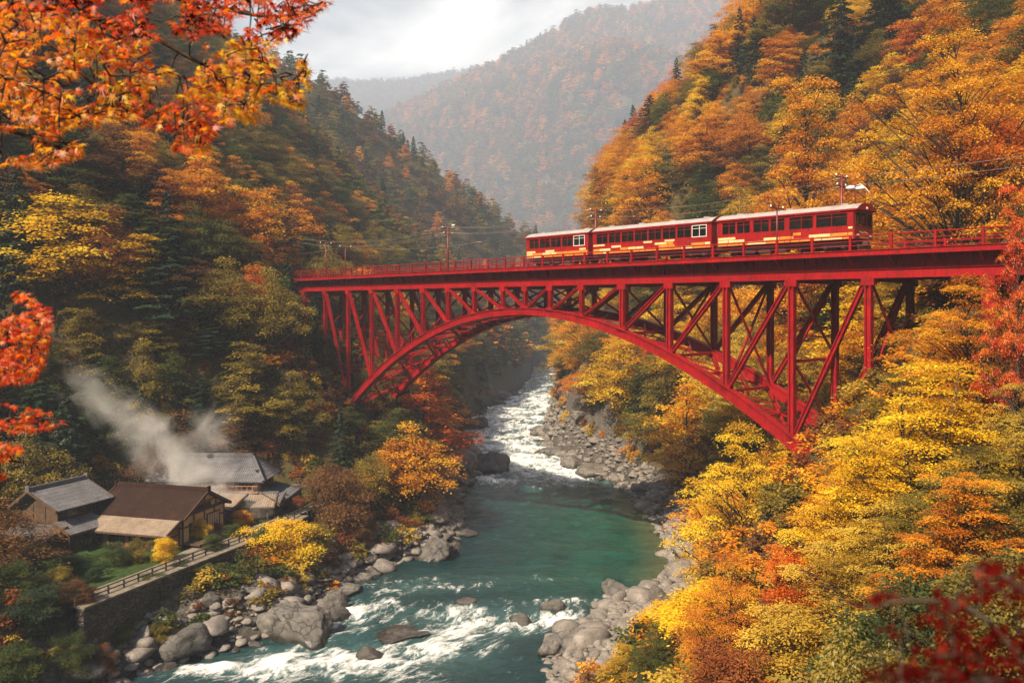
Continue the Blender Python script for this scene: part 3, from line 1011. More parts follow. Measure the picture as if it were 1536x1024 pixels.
# ------------------------------------------------------------------ plants
def leaf_quads(P, N, D, ln, wd, rng):
    """one pointed leaf (4 corners) for each point P, lying across normal N along D"""
    D = D - N * np.sum(D * N, 1, keepdims=True)
    D /= np.linalg.norm(D, axis=1, keepdims=True) + 1e-9
    S = np.cross(N, D)
    ln = np.asarray(ln)[:, None] if np.ndim(ln) else ln
    wd = np.asarray(wd)[:, None] if np.ndim(wd) else wd
    V = np.stack([P - D * ln * .5, P + S * wd * .5 + D * ln * .05, P + D * ln * .5 - N * ln * .12, P - S * wd * .5 + D * ln * .05], 1)
    return V.reshape(-1, 3)
def unit(rng, n):
    v = rng.normal(size=(n, 3))
    return v / np.linalg.norm(v, axis=1, keepdims=True)

def pads_to_mesh(name, centers, radii, flat, nleaf, leaf, rng, padtint, droop=.25, tilt=.55, aspect=.62):
    w = radii ** 2
    cnt = np.maximum((nleaf * w / w.sum()).astype(int), 6)
    idx = np.repeat(np.arange(len(centers)), cnt)
    n = len(idx)
    ang = rng.uniform(0, 2 * np.pi, n)
    rr = np.sqrt(rng.uniform(0, 1, n)) * (1 + .22 * rng.normal(size=n))
    ex = 1 + .45 * np.sin(ang * 3 + idx * 1.7) * .6                      # ragged outline
    r = radii[idx] * rr * ex
    off = np.stack([np.cos(ang) * r, np.sin(ang) * r, rng.normal(size=n) * radii[idx] * flat * .5 - droop * r * r / np.maximum(radii[idx], .1)], 1)
    P = centers[idx] + off
    N = unit(rng, n) * tilt + np.array([0, 0, 1.0])
    N /= np.linalg.norm(N, axis=1, keepdims=True)
    out = off.copy(); out[:, 2] *= .3
    D = out / (np.linalg.norm(out, axis=1, keepdims=True) + 1e-6) + unit(rng, n) * .7
    ln = leaf * rng.uniform(.7, 1.35, n)
    V = leaf_quads(P, N, D, ln, ln * aspect, rng)
    tint = np.clip(padtint[idx] + rng.normal(size=n) * .13, 0, 1)
    return V, tint

def make_broadleaf(name, seed, H=12.0, W=9.0, nleaf=4200, leaf=.34, npad=46, low=.22, top=.97, lean=.0, flat=.32, stems=1, bark=None, round_=.5, pr0=.10, pr1=.19):
    rng = np.random.default_rng(seed)
    rnd = random.Random(seed)
    C, Rr = [], []
    tries = 0
    while len(C) < npad and tries < 5000:
        tries += 1
        h = low + (top - low) * rng.uniform(0, 1) ** .85
        e = (h - low) / (top - low)
        env = (math.sin(min(1, (e + .16)) ** .72 * math.pi * .93)) ** round_      # outline of the crown
        env *= 1 + .28 * math.sin(seed + 5 * e)
        a = rng.uniform(0, 2 * np.pi)
        lob = 1 + .22 * math.sin(2 * a + seed) + .12 * math.sin(3 * a + 2 * seed)
        q = rng.uniform(.12, 1) ** .55
        pr = W * rng.uniform(pr0, pr1)
        rad = max(0, W / 2 * env * lob * q - pr * .55)
        p = np.array([math.cos(a) * rad + lean * h * H, math.sin(a) * rad, h * H])
        if all(np.hypot(*(p[:2] - c[:2])) > .72 * (pr + r) * .8 or abs(p[2] - c[2]) > .055 * H for c, r in zip(C, Rr)):
            C.append(p); Rr.append(pr)
    C, Rr = np.array(C), np.array(Rr)
    padt = np.clip(rng.normal(.5, .25, len(C)) + .12 * (C[:, 2] / H - .6), 0, 1)
    V, tint = pads_to_mesh(name, C, Rr, flat, nleaf, leaf, rng, padt)
    n = len(V) // 4
    crown = mesh_np(name + ' crown', V, np.arange(n * 4).reshape(n, 4), LEAF['golden'], {'tint': ('FACE', tint)})
    mb = MB()
    tr = H * .017
    for sidx in range(stems):
        sx, sy = (rnd.uniform(-.05, .05) * W, rnd.uniform(-.05, .05) * W) if stems > 1 else (0, 0)
        pts = []
        k = 7
        bend = (rnd.uniform(-.06, .06) * W, rnd.uniform(-.06, .06) * W)
        for i in range(k):
            e = i / (k - 1)
            spread = (rnd.uniform(-.25, .25) * W if stems > 1 else 0)
            pts.append(Vector((sx + bend[0] * math.sin(e * 3) + lean * e * H + sx * 4 * e, sy + bend[1] * math.sin(e * 2.4) + sy * 4 * e, -.8 + e * (H * .86 + .8))))
        r0 = tr / math.sqrt(stems)
        mb.tube(pts, [r0 * (1.25 if i == 0 else 1) * (1 - .82 * i / (k - 1)) for i in range(k)], 7)
        mine = [j for j in range(len(C)) if j % stems == sidx]
        for j in mine:
            c = Vector(C[j])
            zz = max(low * H * .55, c.z - (math.hypot(c.x - lean * c.z, c.y)) * rnd.uniform(.5, .9) - .3)
            e = min(.97, max(0.05, (zz + .8) / (H * .86 + .8)))
            f = e * (k - 1); i = min(k - 2, int(f))
            b = pts[i].lerp(pts[i + 1], f - i)
            midp = b.lerp(c, .55) + Vector((rnd.uniform(-.25, .25), rnd.uniform(-.25, .25), rnd.uniform(-.1, .35)))
            rb = r0 * .40 * (1 - .6 * e)
            mb.tube([b, midp, c], [rb, rb * .65, rb * .3], 5, cap=False)
            for _ in range(3):
                a = rnd.uniform(0, 6.28)
                t = c + Vector((math.cos(a), math.sin(a), -.1)) * float(Rr[j]) * .85
                mb.tube([midp.lerp(c, .5), t], [rb * .4, rb * .12], 4, cap=False)
    trunk = mb.mesh(name + ' trunk', BARK, True)
    return trunk, crown, H, W

def make_conifer(name, seed, H=15.0, W=5.5, nleaf=7500, leaf=.34, low=.12):
    rng = np.random.default_rng(seed)
    rnd = random.Random(seed)
    P, N, D, T = [], [], [], []
    mb = MB()
    mb.tube([(0, 0, -.8), (0, 0, H * .5), (0, 0, H)], [H * .016, H * .010, .02], 7)
    nb = 78
    for k in range(nb):
        e = (k / nb) ** .9
        z = H * (low + (1 - low) * e)
        ln = W / 2 * (1 - e) ** .78 * rnd.uniform(.68, 1.12) + .18
        a = k * 2.4 + rnd.uniform(-.3, .3)
        d = np.array([math.cos(a), math.sin(a), 0])
        dr = rnd.uniform(.22, .42)
        m = max(8, int(nleaf / nb * (ln / (W / 2)) * 1.75))
        s = rng.uniform(.1, 1, m) ** .75
        side = rng.normal(size=m) * .17 * ln * (1.15 - s * .75)
        per = np.array([-d[1], d[0], 0])
        pt = np.array([0, 0, z]) + d * (s * ln)[:, None] + per * side[:, None]
        pt[:, 2] += -dr * ln * s ** 1.4 + .12 * ln * s ** 4 - np.abs(side) * .35 + rng.normal(size=m) * .09
        P.append(pt)
        nn = np.array([0, 0, 1.0]) + .5 * d + unit(rng, m) * .5
        N.append(nn / np.linalg.norm(nn, axis=1, keepdims=True))
        D.append(d + unit(rng, m) * .55 + np.array([0, 0, -.45]) + per * np.sign(side)[:, None] * .5)
        T.append(np.clip(.42 + .22 * s - .1 + rng.normal(size=m) * .14 + rnd.uniform(-.12, .12), 0, 1))
        mb.tube([(0, 0, z), tuple(np.array([0, 0, z]) + d * ln * .55 + np.array([0, 0, -dr * ln * .4]))], [.05, .015], 4, cap=False)
    P, N, D, T = map(np.concatenate, (P, N, D, T))
    l = leaf * rng.uniform(.7, 1.3, len(P))
    V = leaf_quads(P, N, D, l, l * .46, rng)
    n = len(P)
    crown = mesh_np(name + ' crown', V, np.arange(n * 4).reshape(n, 4), LEAF['dark green'], {'tint': ('FACE', T)})
    return mb.mesh(name + ' trunk', BARK, True), crown, H, W

# kinds: middle-distance trees
BROAD = [make_broadleaf('broad a', 11, 12, 10, 9000, .29, 56),
         make_broadleaf('broad b', 12, 13, 9, 8500, .29, 54, low=.18),
         make_broadleaf('broad c', 13, 11, 10.5, 9000, .29, 58, low=.25, lean=.06),
         make_broadleaf('broad d', 14, 14, 8, 8000, .29, 52, low=.2),
         make_broadleaf('broad e', 15, 12, 9.5, 8000, .29, 46, low=.15, flat=.22)]
CONI = [make_conifer('conifer a', 21, 16, 6.2), make_conifer('conifer b', 22, 14, 7.0), make_conifer('conifer c', 23, 17, 5.2)]
# close trees with finer leaves
FINE = [make_broadleaf('fine a', 31, 12, 11, 42000, .15, 125, low=.12, flat=.2, pr0=.055, pr1=.15),
        make_broadleaf('fine b', 32, 11, 11, 40000, .15, 120, low=.08, flat=.2, stems=2, pr0=.055, pr1=.15),
        make_broadleaf('fine c', 33, 12, 9, 36000, .15, 110, low=.15, flat=.2, pr0=.06, pr1=.16)]
SHRUB = [make_broadleaf('shrub a', 41, 4, 5, 15000, .115, 38, low=.1, stems=5, flat=.4),
         make_broadleaf('shrub b', 42, 3.4, 5, 14000, .115, 34, low=.08, stems=5, flat=.4)]
# coarse ones for the wood nobody could count
FARB = [make_broadleaf('far a', 51, 11, 9, 760, .95, 34, low=.1), make_broadleaf('far b', 52, 12, 8, 700, .95, 32, low=.1),
        make_broadleaf('far c', 53, 10, 9.5, 760, .95, 34, low=.1)]
FARC = [make_conifer('far conifer', 54, 15, 6, 900, .95), make_conifer('far conifer', 55, 13, 6.5, 900, .95)]

TREES = []          # (root, kind word, colour) - labelled at the end
def place_tree(proto, colour, x, y, z, H, Wd, rz, name, cat):
    trunk, crown, h0, w0 = proto
    root = empty(name, (x, y, z), rz)
    root.scale = (Wd / w0, Wd / w0, H / h0)
    t = link('trunk', trunk, root)
    c = link('crown', crown, root)
    c.material_slots[0].link = 'OBJECT'
    c.material_slots[0].material = LEAF[colour]
    root['category'] = cat
    return root

# --- where trees may stand
def bridge_clear(x, y, z, H, W):
    """False where a tree would grow through the bridge"""
    dx, dy = x - 26.7, y - 62.0
    t = -.644 * dx + .765 * dy
    o = .765 * dx + .644 * dy
    m = W * .36
    if -30 < t < 112 and -1.3 - m < o < WB + 1.3 + m:
        lim = 1.6
        if TF0 - 1 < t < TF1 + 1:
            lim = archz(t) - 1.2
            if not (-m - .4 < o < WB + m + .4): lim = 1.6
        elif t < -3 or t > 86: lim = 1.0
        return z + H < lim
    return True
def los(x, y, z):
    k = np.linspace(.12, .97, 60)
    return bool(np.all(terrain(x * k, y * k) < z * k + .6))

rng = np.random.default_rng(5)
N_ = 80000
cx = rng.uniform(-230, 230, N_); cyy = rng.uniform(22, 600, N_)
ch = terrain(cx, cyy)
dl_, dr_ = Lx(cyy) - cx, cx - Rx(cyy)
dist_ = np.maximum(dl_, dr_)
dw_ = Wx(cyy) - cx
on_terr = (cyy > 64) & (cyy < 107) & (dw_ > -12) & (dw_ < np.interp(cyy, [60, 85, 100, 108], [32, 27, 21, 10])) & (dl_ > 0)
bar = (dr_ > 0) & (cyy > 58) & (cyy < 95) & (dr_ < 12.5)
px_, py_ = proj(cx, cyy, ch)
ok = (dist_ > np.where((dr_ > 0) & (cyy > 90), 4.4, 4.2)) & ~on_terr & ~bar & (px_ > -150) & (px_ < 1700) & (ch > WATER + 3) & ~((np.hypot(cx, cyy) < 36)) & ~((dl_ > 0) & (cyy < 70))
grid = {}
def taken(x, y, z, r):
    gx_, gy_, gz_ = int(x // 6), int(y // 6), int(z // 6)
    for a in (-1, 0, 1):
        for b in (-1, 0, 1):
            for c in (-1, 0, 1):
                for (X, Y, Z, R) in grid.get((gx_ + a, gy_ + b, gz_ + c), ()):
                    if (X - x) ** 2 + (Y - y) ** 2 + (Z - z) ** 2 < (.5 * (r + R)) ** 2:
                        return True
    return False
def take(x, y, z, r):
    grid.setdefault((int(x // 6), int(y // 6), int(z // 6)), []).append((x, y, z, r))

# --- trees one can point at in the photo: px, top py, distance, width px, proto, colour, label
LM = [
 # the slope on the houses' side
 (80, 283, 106, 205, BROAD[0], 'yellow', 'big golden yellow broadleaf tree glowing above the red maple sprays'),
 (196, 358, 109, 140, BROAD[4], 'yellow', 'bright yellow tree leaning over the dark green conifer'),
 (300, 228, 128, 130, BROAD[1], 'golden', 'golden amber tree high on the slope just under the maple branch tip'),
 (388, 276, 132, 130, BROAD[0], 'golden', 'golden tree with orange top above the bridge end conifer'),
 (372, 392, 119, 105, BROAD[2], 'orange', 'orange tree beside the dark pointed conifer at the bridge end'),
 (255, 405, 110, 170, CONI[1], 'dark green', 'broad dark green conifer in the middle of the shaded slope'),
 (431, 392, 124, 60, CONI[2], 'dark green', 'slim pointed conifer where the bridge deck meets the slope'),
 (368, 505, 108, 120, BROAD[3], 'olive', 'olive green tree below the orange tree near the bridge end'),
 (438, 550, 108, 85, BROAD[1], 'olive', 'olive and orange tree left of the arch foot above the houses'),
 (640, 545, 128, 120, BROAD[3], 'orange', 'orange tree on the bank inside the arch foot'),
 (590, 618, 120, 90, BROAD[1], 'olive', 'olive tree in the shade right under the arch foot'),
 (655, 590, 140, 90, BROAD[0], 'amber', 'amber tree leaning to the river inside the arch'),
 (5, 735, 72, 170, BROAD[2], 'brown', 'brown leafed tree in front of the grey roofed storehouse'),
 (150, 610, 104, 130, CONI[0], 'dark green', 'dark conifer rising behind the steam'),
 (60, 560, 98, 150, CONI[1], 'dark green', 'shadowed conifer between the two lower red maple sprays'),
 (160, 245, 118, 140, BROAD[3], 'brown', 'brown bare looking tree below the hanging maple branch'),
 (235, 250, 122, 110, CONI[0], 'dark green', 'tall dark conifer behind the brown tree under the maple branch'),
 (160, 300, 108, 110, BROAD[2], 'rust', 'rust brown tree between the two yellow trees on the shaded slope'),
 (25, 240, 105, 120, CONI[1], 'dark green', 'dark conifer under the yellow end of the maple branch'),
 (70, 440, 113, 110, BROAD[1], 'green', 'green tree in the shade below the big golden yellow tree'),
 (130, 480, 110, 110, BROAD[2], 'olive', 'olive tree in the shade above the steam, under the yellow trees'),
 (190, 500, 112, 100, BROAD[3], 'green', 'dark green tree just below the bright yellow leaning tree'),
 (290, 520, 112, 100, BROAD[0], 'brown', 'brown tree in the shade below the broad dark conifer'),
 (30, 500, 108, 110, BROAD[4], 'amber', 'amber tree in the shade behind the uppermost scarlet spray'),
 (235, 560, 108, 90, BROAD[1], 'olive', 'olive tree right behind the guest house ridge'),
 (205, 465, 114, 95, CONI[0], 'dark green', 'dark conifer behind the upper end of the steam plume'),
 (268, 500, 112, 95, CONI[1], 'dark green', 'spreading dark conifer straight above the guest house roof'),
 (232, 545, 110, 90, BROAD[0], 'green', 'dark green tree wrapped by the middle of the steam plume'),
 (318, 560, 110, 85, CONI[2], 'dark green', 'dark conifer behind the hipped end of the guest house roof'),
 (165, 525, 102.5, 95, BROAD[3], 'green', 'dark green tree at the slope foot behind the storehouse and inn'),
 (215, 500, 104.5, 100, BROAD[1], 'olive', 'tall olive tree at the slope foot behind the steam'),
 (258, 520, 105.5, 95, BROAD[3], 'green', 'tall green tree at the slope foot behind the guest house'),
 (300, 560, 106, 85, CONI[0], 'dark green', 'dark conifer at the slope foot close behind the guest house'),
 # the slope with the train
 (1425, 8, 74, 240, FINE[0], 'golden', 'huge golden tree above and behind the front carriage'),
 (1210, 112, 108, 215, FINE[2], 'golden', 'wide golden tree right above the front carriage roof'),
 (1300, 95, 104, 110, BROAD[3], 'amber', 'amber tree between the two big golden trees above the train'),
 (968, 232, 165, 110, BROAD[0], 'golden', 'golden tree behind the middle carriage'),
 (1062, 168, 160, 125, BROAD[1], 'amber', 'amber tree on the slope above the middle carriage'),
 (975, 142, 200, 66, CONI[1], 'dark green', 'dark green conifer among orange trees near the skyline spur'),
 (1215, -10, 165, 130, BROAD[1], 'green', 'dark green crown at the top edge above the wide golden tree'),
 (1168, 52, 160, 90, BROAD[4], 'golden', 'layered golden tree near the top of the slope above the train'),
 (1262, -20, 150, 120, CONI[1], 'dark green', 'shadowed conifer between the wide golden tree and the huge golden tree'),
 (1330, -30, 150, 120, CONI[0], 'dark green', 'dark conifer at the top edge just beside the huge golden tree'),
 (1225, 40, 135, 90, BROAD[3], 'green', 'dark green tree rising over the right shoulder of the wide golden tree'),
 (1115, 250, 135, 100, BROAD[2], 'olive', 'olive tree just above the joint of the front carriages'),
 (1110, 620, 66, 190, FINE[0], 'yellow', 'bright yellow tree under the right foot of the arch'),
 (1030, 560, 115, 130, BROAD[1], 'golden', 'golden tree under the middle of the right arch half'),
 (935, 500, 150, 120, BROAD[0], 'yellow', 'pale yellow tree below the arch on the sunny bank'),
 (855, 478, 185, 84, BROAD[1], 'straw', 'straw coloured tree framed by the arch crown on the sunny bank'),
 (985, 520, 135, 100, BROAD[3], 'olive', 'olive tree between yellow trees below the sunny arch half'),
 (880, 560, 166, 80, BROAD[2], 'orange', 'orange tree at the rocky edge of the sunny bank'),
 (1400, 545, 43, 330, FINE[1], 'yellow', 'wide bright yellow tree in front of the bridge end post'),
 (1300, 640, 41, 210, FINE[2], 'yellow', 'yellow tree drooping in front of the arch foot'),
 (1470, 700, 36, 250, FINE[0], 'olive', 'olive green tree below the wide bright yellow tree'),
 (1330, 740, 37, 220, FINE[1], 'straw', 'pale yellow green tree in the middle of the near slope'),
 (1450, 400, 50, 230, FINE[0], 'amber', 'orange yellow tree covering the end of the bridge deck'),
 (1525, 262, 44, 92, FINE[2], 'red', 'scarlet maple at the picture edge beside the bridge railing'),
 (1195, 812, 44, 170, SHRUB[0], 'orange', 'orange bush glowing beside the yellow bush near the river stones'),
 (1080, 868, 49, 210, SHRUB[1], 'yellow', 'yellow bush leaning over the river stones'),
 (1260, 690, 50, 130, FINE[1], 'golden', 'golden tree touching the lower end of the arch rib'),
 (1180, 900, 38, 200, SHRUB[0], 'straw', 'yellow green bush below the orange bush'),
 (1010, 930, 56, 110, SHRUB[1], 'yellow', 'small yellow bush at the edge of the gravel bar'),
 (1380, 850, 27, 260, SHRUB[0], 'green', 'green bush behind the dark red leaves'),
 (1290, 900, 24, 250, SHRUB[1], 'olive', 'olive bush in front of the yellow green bush'),
 (1500, 800, 26, 260, SHRUB[1], 'olive', 'olive bush at the picture edge above the dark red leaves'),
 (1100, 965, 36, 200, SHRUB[0], 'rust', 'rusty bush at the bottom edge beside the gravel bar'),
]
NAMES = {'FINE': 'broadleaf_tree'}
def tname(proto, colour):
    if proto in CONI: return 'conifer_tree', 'conifer'
    if proto in SHRUB: return 'autumn_shrub', 'shrub'
    if colour in ('red', 'crimson'): return 'maple_tree', 'tree'
    return 'broadleaf_tree', 'tree'
for px, py, Y, wpx, pr, c, lab in LM:
    x = (px - 768) / FP * Y
    z = tz1(x, Y)
    H = (HZ - py) / FP * Y - z
    Wd = wpx / FP * Y
    if pr in SHRUB: H = min(max(H, 1.8), 6.0)
    else: H = min(max(H, Wd * .8, 5), max(Wd * 2.0, 15))
    nm, cat = tname(pr, c)
    r = place_tree(pr, c, x, Y, z - .2, H, Wd, random.Random(px).uniform(0, 6.28), nm, cat)
    r['label'] = lab
    take(x, Y, z, max(4.0, Wd * .5))

# --- the rest of the wood
cand = []
for i in np.nonzero(ok)[0]:
    x, y, z = cx[i], cyy[i], ch[i]
    r = 5.0 if y < 150 else 6.4 if y < 260 else 7.2 if y < 420 else 9.0
    if y < 62: r = 4.6
    if taken(x, y, z, r): continue
    take(x, y, z, r)
    cand.append((x, y, z))
def wood_colour(x, y, z, rnd):
    left = x < Lx(y)
    n_ = float(fbm(np.array([x / 30]), np.array([y / 30]), 70, 2)[0])
    if left:
        if y < 135:
            return rnd.choices(['dark green', 'green', 'olive', 'rust', 'brown', 'amber', 'golden', 'orange'], [32, 20, 18, 2, 8, 7, 12, 2])[0]
        return rnd.choices(['dark green', 'green', 'olive', 'rust', 'brown', 'amber', 'golden', 'orange'], [6, 26, 30, 3, 22, 8, 5, 0])[0]
    if y < 62:
        return rnd.choices(['yellow', 'golden', 'straw', 'olive', 'amber', 'green', 'orange'], [22, 14, 18, 22, 6, 14, 4])[0]
    if z < 2 and y < 220:
        return rnd.choices(['yellow', 'golden', 'straw', 'olive', 'amber', 'green', 'orange'], [30, 24, 22, 14, 5, 2, 3])[0]
    return rnd.choices(['golden', 'amber', 'orange', 'rust', 'olive', 'dark green', 'brown', 'yellow', 'green'], [30, 10, 4, 2, 21, 7, 4, 10, 14])[0]
allt = []
for x, y, z in cand:
    rnd = random.Random(int(x * 100) * 7919 + int(y * 100))
    c = wood_colour(x, y, z, rnd)
    con = c == 'dark green'
    steep = y > 150 and abs(x - Rx(y)) < 22
    H = rnd.uniform(10, 15.5) if con else rnd.uniform(7.5, 12.5)
    if y < 62: H = rnd.uniform(4.5, 7.5)
    Wd = H * (rnd.uniform(.36, .5) if con else rnd.uniform(.72, .98))
    if -z * 1 > 20 and x > 0 and y < 120: H *= .8; Wd *= .9
    if not bridge_clear(x, y, z, H, Wd):
        H *= .55; Wd *= .6
        if not bridge_clear(x, y, z, H, Wd): continue
    # keep the near slope from hiding the bridge end and the river
    pxx, pyy = proj(x, y, z + H)
    if y < 74 and x > 0:
        lim = np.interp(pxx, [900, 1000, 1050, 1240, 1300, 1450, 1536], [1000, 880, 830, 700, 600, 420, 300])
        if pyy < lim:
            f = ((HZ - lim) / FP * y - z)
            if f < 2.2: continue
            Wd *= f / H; H = f
    if x < 0 and y < 122:                           # the arch foot stands clear of the wood in front of it
        half = Wd * .5 / y * FP
        if pxx + half > 480 and pxx - half < 610 and pyy < 605:
            f = (HZ - 605) / FP * y - z
            if f < 2.2: continue
            Wd *= max(f / H, .5); H = f
    allt.append((x, y, z, H, Wd, c, con, rnd.random(), pxx, pyy))
def score(t):
    x, y, z, H, Wd = t[:5]
    if not (-60 < t[8] < 1596) or t[9] > 1060: return 0
    if not los(x, y, z + H * .8): return 0
    return H * Wd / y ** 2
sc = [score(t) for t in allt]
order = sorted(range(len(allt)), key=lambda i: -sc[i])
NIND = 250
single = [i for i in order[:NIND] if sc[i] > 0]
rest = [i for i in range(len(allt)) if i not in set(single)]
INDIV = []
for i in single:
    x, y, z, H, Wd, c, con, rv, pxx, pyy = allt[i]
    pr = CONI[int(rv * 3) % 3] if con else (FINE[int(rv * 3) % 3] if y < 62 else BROAD[int(rv * 5) % 5])
    nm, cat = tname(pr, c)
    r = place_tree(pr, c, x, y, z - .3, H, Wd, rv * 6.28, nm, cat)
    INDIV.append((r, x, y, z, H, c, con))

def label_trees():
    buckets = {}
    for r, x, y, z, H, c, con in INDIV:
        px, py = proj(x, y, z + H * .6)
        if x < Lx(y):
            if y < 118 and py > 540: reg = 'behind the tiled houses'
            elif px < 250 and py < 260: reg = 'behind the hanging maple branch'
            elif y < 118: reg = 'on the shaded slope above the houses'
            elif px > 440 and py > 440: reg = 'on the shaded bank seen through the arch'
            elif y < 165: reg = 'on the shaded slope behind the bridge end'
            else: reg = 'on the hazy shaded spur beyond the bridge'
        else:
            if y < 62: reg = 'on the near slope below the bridge end'
            elif py > 450 and px < 900: reg = 'on the sunny bank framed by the arch crown'
            elif py > 430: reg = 'under the sunny half of the arch'
            elif px < 960: reg = 'on the sunny spur above the last carriage'
            elif px < 1130: reg = 'above the middle carriage'
            else: reg = 'above the front carriage'
        buckets.setdefault((c, 'conifer' if con else 'broadleaf tree', reg), []).append((px, py, r, H))
    for (c, k, reg), L_ in buckets.items():
        L_.sort(key=lambda a: a[0])
        n_ = len(L_)
        place = {1: [''], 2: [', the one nearer the picture edge' if L_[0][0] < 700 else ', the one towards the river', '']}
        if c == 'dark green' : nm = 'dark green conifer'
        else: nm = c + ' ' + k
        for i, (px, py, r, H) in enumerate(L_):
            if n_ == 1: s = ''
            elif i == 0: s = ', leftmost there'
            elif i == n_ - 1: s = ', rightmost there'
            else:
                mid = L_[1:-1]
                hi = min(mid, key=lambda a: a[1])
                if r is hi[2] and n_ > 3: s = ', highest of the middle ones'
                elif n_ > 4 and r is max(mid, key=lambda a: a[1])[2]: s = ', lowest of the middle ones'
                else: s = ', among the middle ones'
            r['label'] = f'{nm} {reg}{s}'
            r['group'] = f'{nm}s {reg}'
label_trees()

# --- everything further back: one wood, instanced
def stuff_instances(name, pts, scales, rots, idxs, protos, label=None):
    c_ = bpy.data.collections.new(name + ' kinds')
    for k, (me, mat) in enumerate(protos):
        o = bpy.data.objects.new(f'{name} kind {k:02d}', me)
        o.material_slots[0].link = 'OBJECT'
        o.material_slots[0].material = mat
        c_.objects.link(o)
    me = bpy.data.meshes.new(name)
    me.vertices.add(len(pts))
    me.vertices.foreach_set('co', np.asarray(pts, np.float32).ravel())
    for nm, arr in (('size', scales), ('turn', rots)):
        a = me.attributes.new(nm, 'FLOAT_VECTOR', 'POINT'); a.data.foreach_set('vector', np.asarray(arr, np.float32).ravel())
    a = me.attributes.new('pick', 'INT', 'POINT'); a.data.foreach_set('value', np.asarray(idxs, np.int32))
    o = link(name, me)
    ng = bpy.data.node_groups.new(name, 'GeometryNodeTree')
    ng.interface.new_socket('Geometry', in_out='INPUT', socket_type='NodeSocketGeometry')
    ng.interface.new_socket('Geometry', in_out='OUTPUT', socket_type='NodeSocketGeometry')
    N = ng.nodes
    gi, go = N.new('NodeGroupInput'), N.new('NodeGroupOutput')
    ip, ci = N.new('GeometryNodeInstanceOnPoints'), N.new('GeometryNodeCollectionInfo')
    ci.inputs['Collection'].default_value = c_
    ci.inputs['Separate Children'].default_value = True
    ci.inputs['Reset Children'].default_value = True
    ip.inputs['Pick Instance'].default_value = True
    def na(nm, t):
        x = N.new('GeometryNodeInputNamedAttribute'); x.data_type = t; x.inputs['Name'].default_value = nm
        return [s for s in x.outputs if s.name == 'Attribute' and s.enabled][0]
    er = N.new('FunctionNodeEulerToRotation')
    K = ng.links.new
    K(gi.outputs[0], ip.inputs['Points']); K(ci.outputs[0], ip.inputs['Instance'])
    K(na('pick', 'INT'), ip.inputs['Instance Index'])
    K(na('turn', 'FLOAT_VECTOR'), er.inputs[0]); K(er.outputs[0], ip.inputs['Rotation'])
    K(na('size', 'FLOAT_VECTOR'), ip.inputs['Scale'])
    K(ip.outputs[0], go.inputs[0])
    md = o.modifiers.new('instances', 'NODES'); md.node_group = ng
    return tag(o, label, kind='stuff')

CN = ['golden', 'amber', 'orange', 'rust', 'brown', 'olive', 'green', 'yellow', 'straw']
PR = [(FARB[k % 3][1], LEAF[c]) for c in CN for k in range(2)] + [(FARC[0][1], LEAF['dark green']), (FARC[1][1], LEAF['dark green'])]
PH = [(FARB[k % 3][2], FARB[k % 3][3]) for c in CN for k in range(2)] + [(FARC[0][2], FARC[0][3]), (FARC[1][2], FARC[1][3])]
MIDP = [(BROAD[k % 5][1], LEAF[c]) for k, c in enumerate(CN)] + [(CONI[0][1], LEAF['dark green'])]
MIDH = [(BROAD[k % 5][2], BROAD[k % 5][3]) for k, c in enumerate(CN)] + [(CONI[0][2], CONI[0][3])]
def wood(name, items, protos, dims, label, two):
    P, S, T, I = [], [], [], []
    for x, y, z, H, Wd, c, con, rv, *_ in items:
        k = (18 if two else 9) if con else CN.index(c) * (2 if two else 1)
        if two: k += int(rv * 97) % 2
        P.append((x, y, z - .3)); S.append((Wd / dims[k][1], Wd / dims[k][1], H / dims[k][0])); T.append((0, 0, rv * 6.28)); I.append(k)
    return stuff_instances(name, P, S, T, I, protos, label)
near_rest = [allt[i] for i in rest if allt[i][1] < 260]
far_rest = [allt[i] for i in rest if allt[i][1] >= 260]
wood('forest', near_rest, MIDP, MIDH, 'mixed autumn forest filling the slopes between the single trees', False)
# the mountains
rng = np.random.default_rng(77)
mt = []
n_m = 19000
mx_ = rng.uniform(-330, 640, n_m); my_ = rng.uniform(560, 925, n_m)
mz_ = mountain_z(mx_, my_)
for x, y, z in zip(mx_, my_, mz_):
    px, py = proj(x, y, z)
    if z < WATER or not (430 < px < 1300) or py < -60 or py > 470: continue
    rv = random.Random(int(x * 31 + y * 57)).random()
    rnd = random.Random(int(x * 131 + y * 17))
    c = rnd.choices(['dark green', 'green', 'olive', 'rust', 'brown', 'amber', 'golden', 'orange'], [9, 10, 28, 6, 26, 13, 3, 5])[0]
    con = c == 'dark green'
    H = rnd.uniform(11, 17); Wd = H * (.5 if con else rnd.uniform(.8, 1.05))
    H *= 2.35; Wd *= 2.35
    mt.append((x * MS, y * MS, z * MS - 1, H, Wd, c, con, rv))
rng = np.random.default_rng(78)
for x, y in zip(rng.uniform(-420, 60, 2600), rng.uniform(1130, 1290, 2600)):
    z = float(ridge_z(np.array([x]), np.array([y]))[0])
    px, py = proj(x, y, z)
    if 440 < px < 720 and py < 230:
        rnd = random.Random(int(x * 131 + y * 17)); H = rnd.uniform(12, 18)
        mt.append((x * MS, y * MS, z * MS - 1, H * 2.2, H * 2.1, rnd.choice(('olive', 'brown', 'green', 'rust')), False, rnd.random()))
wood('forest', far_rest + mt, PR, PH, 'hazy autumn forest covering the spur and the mountains beyond', True)

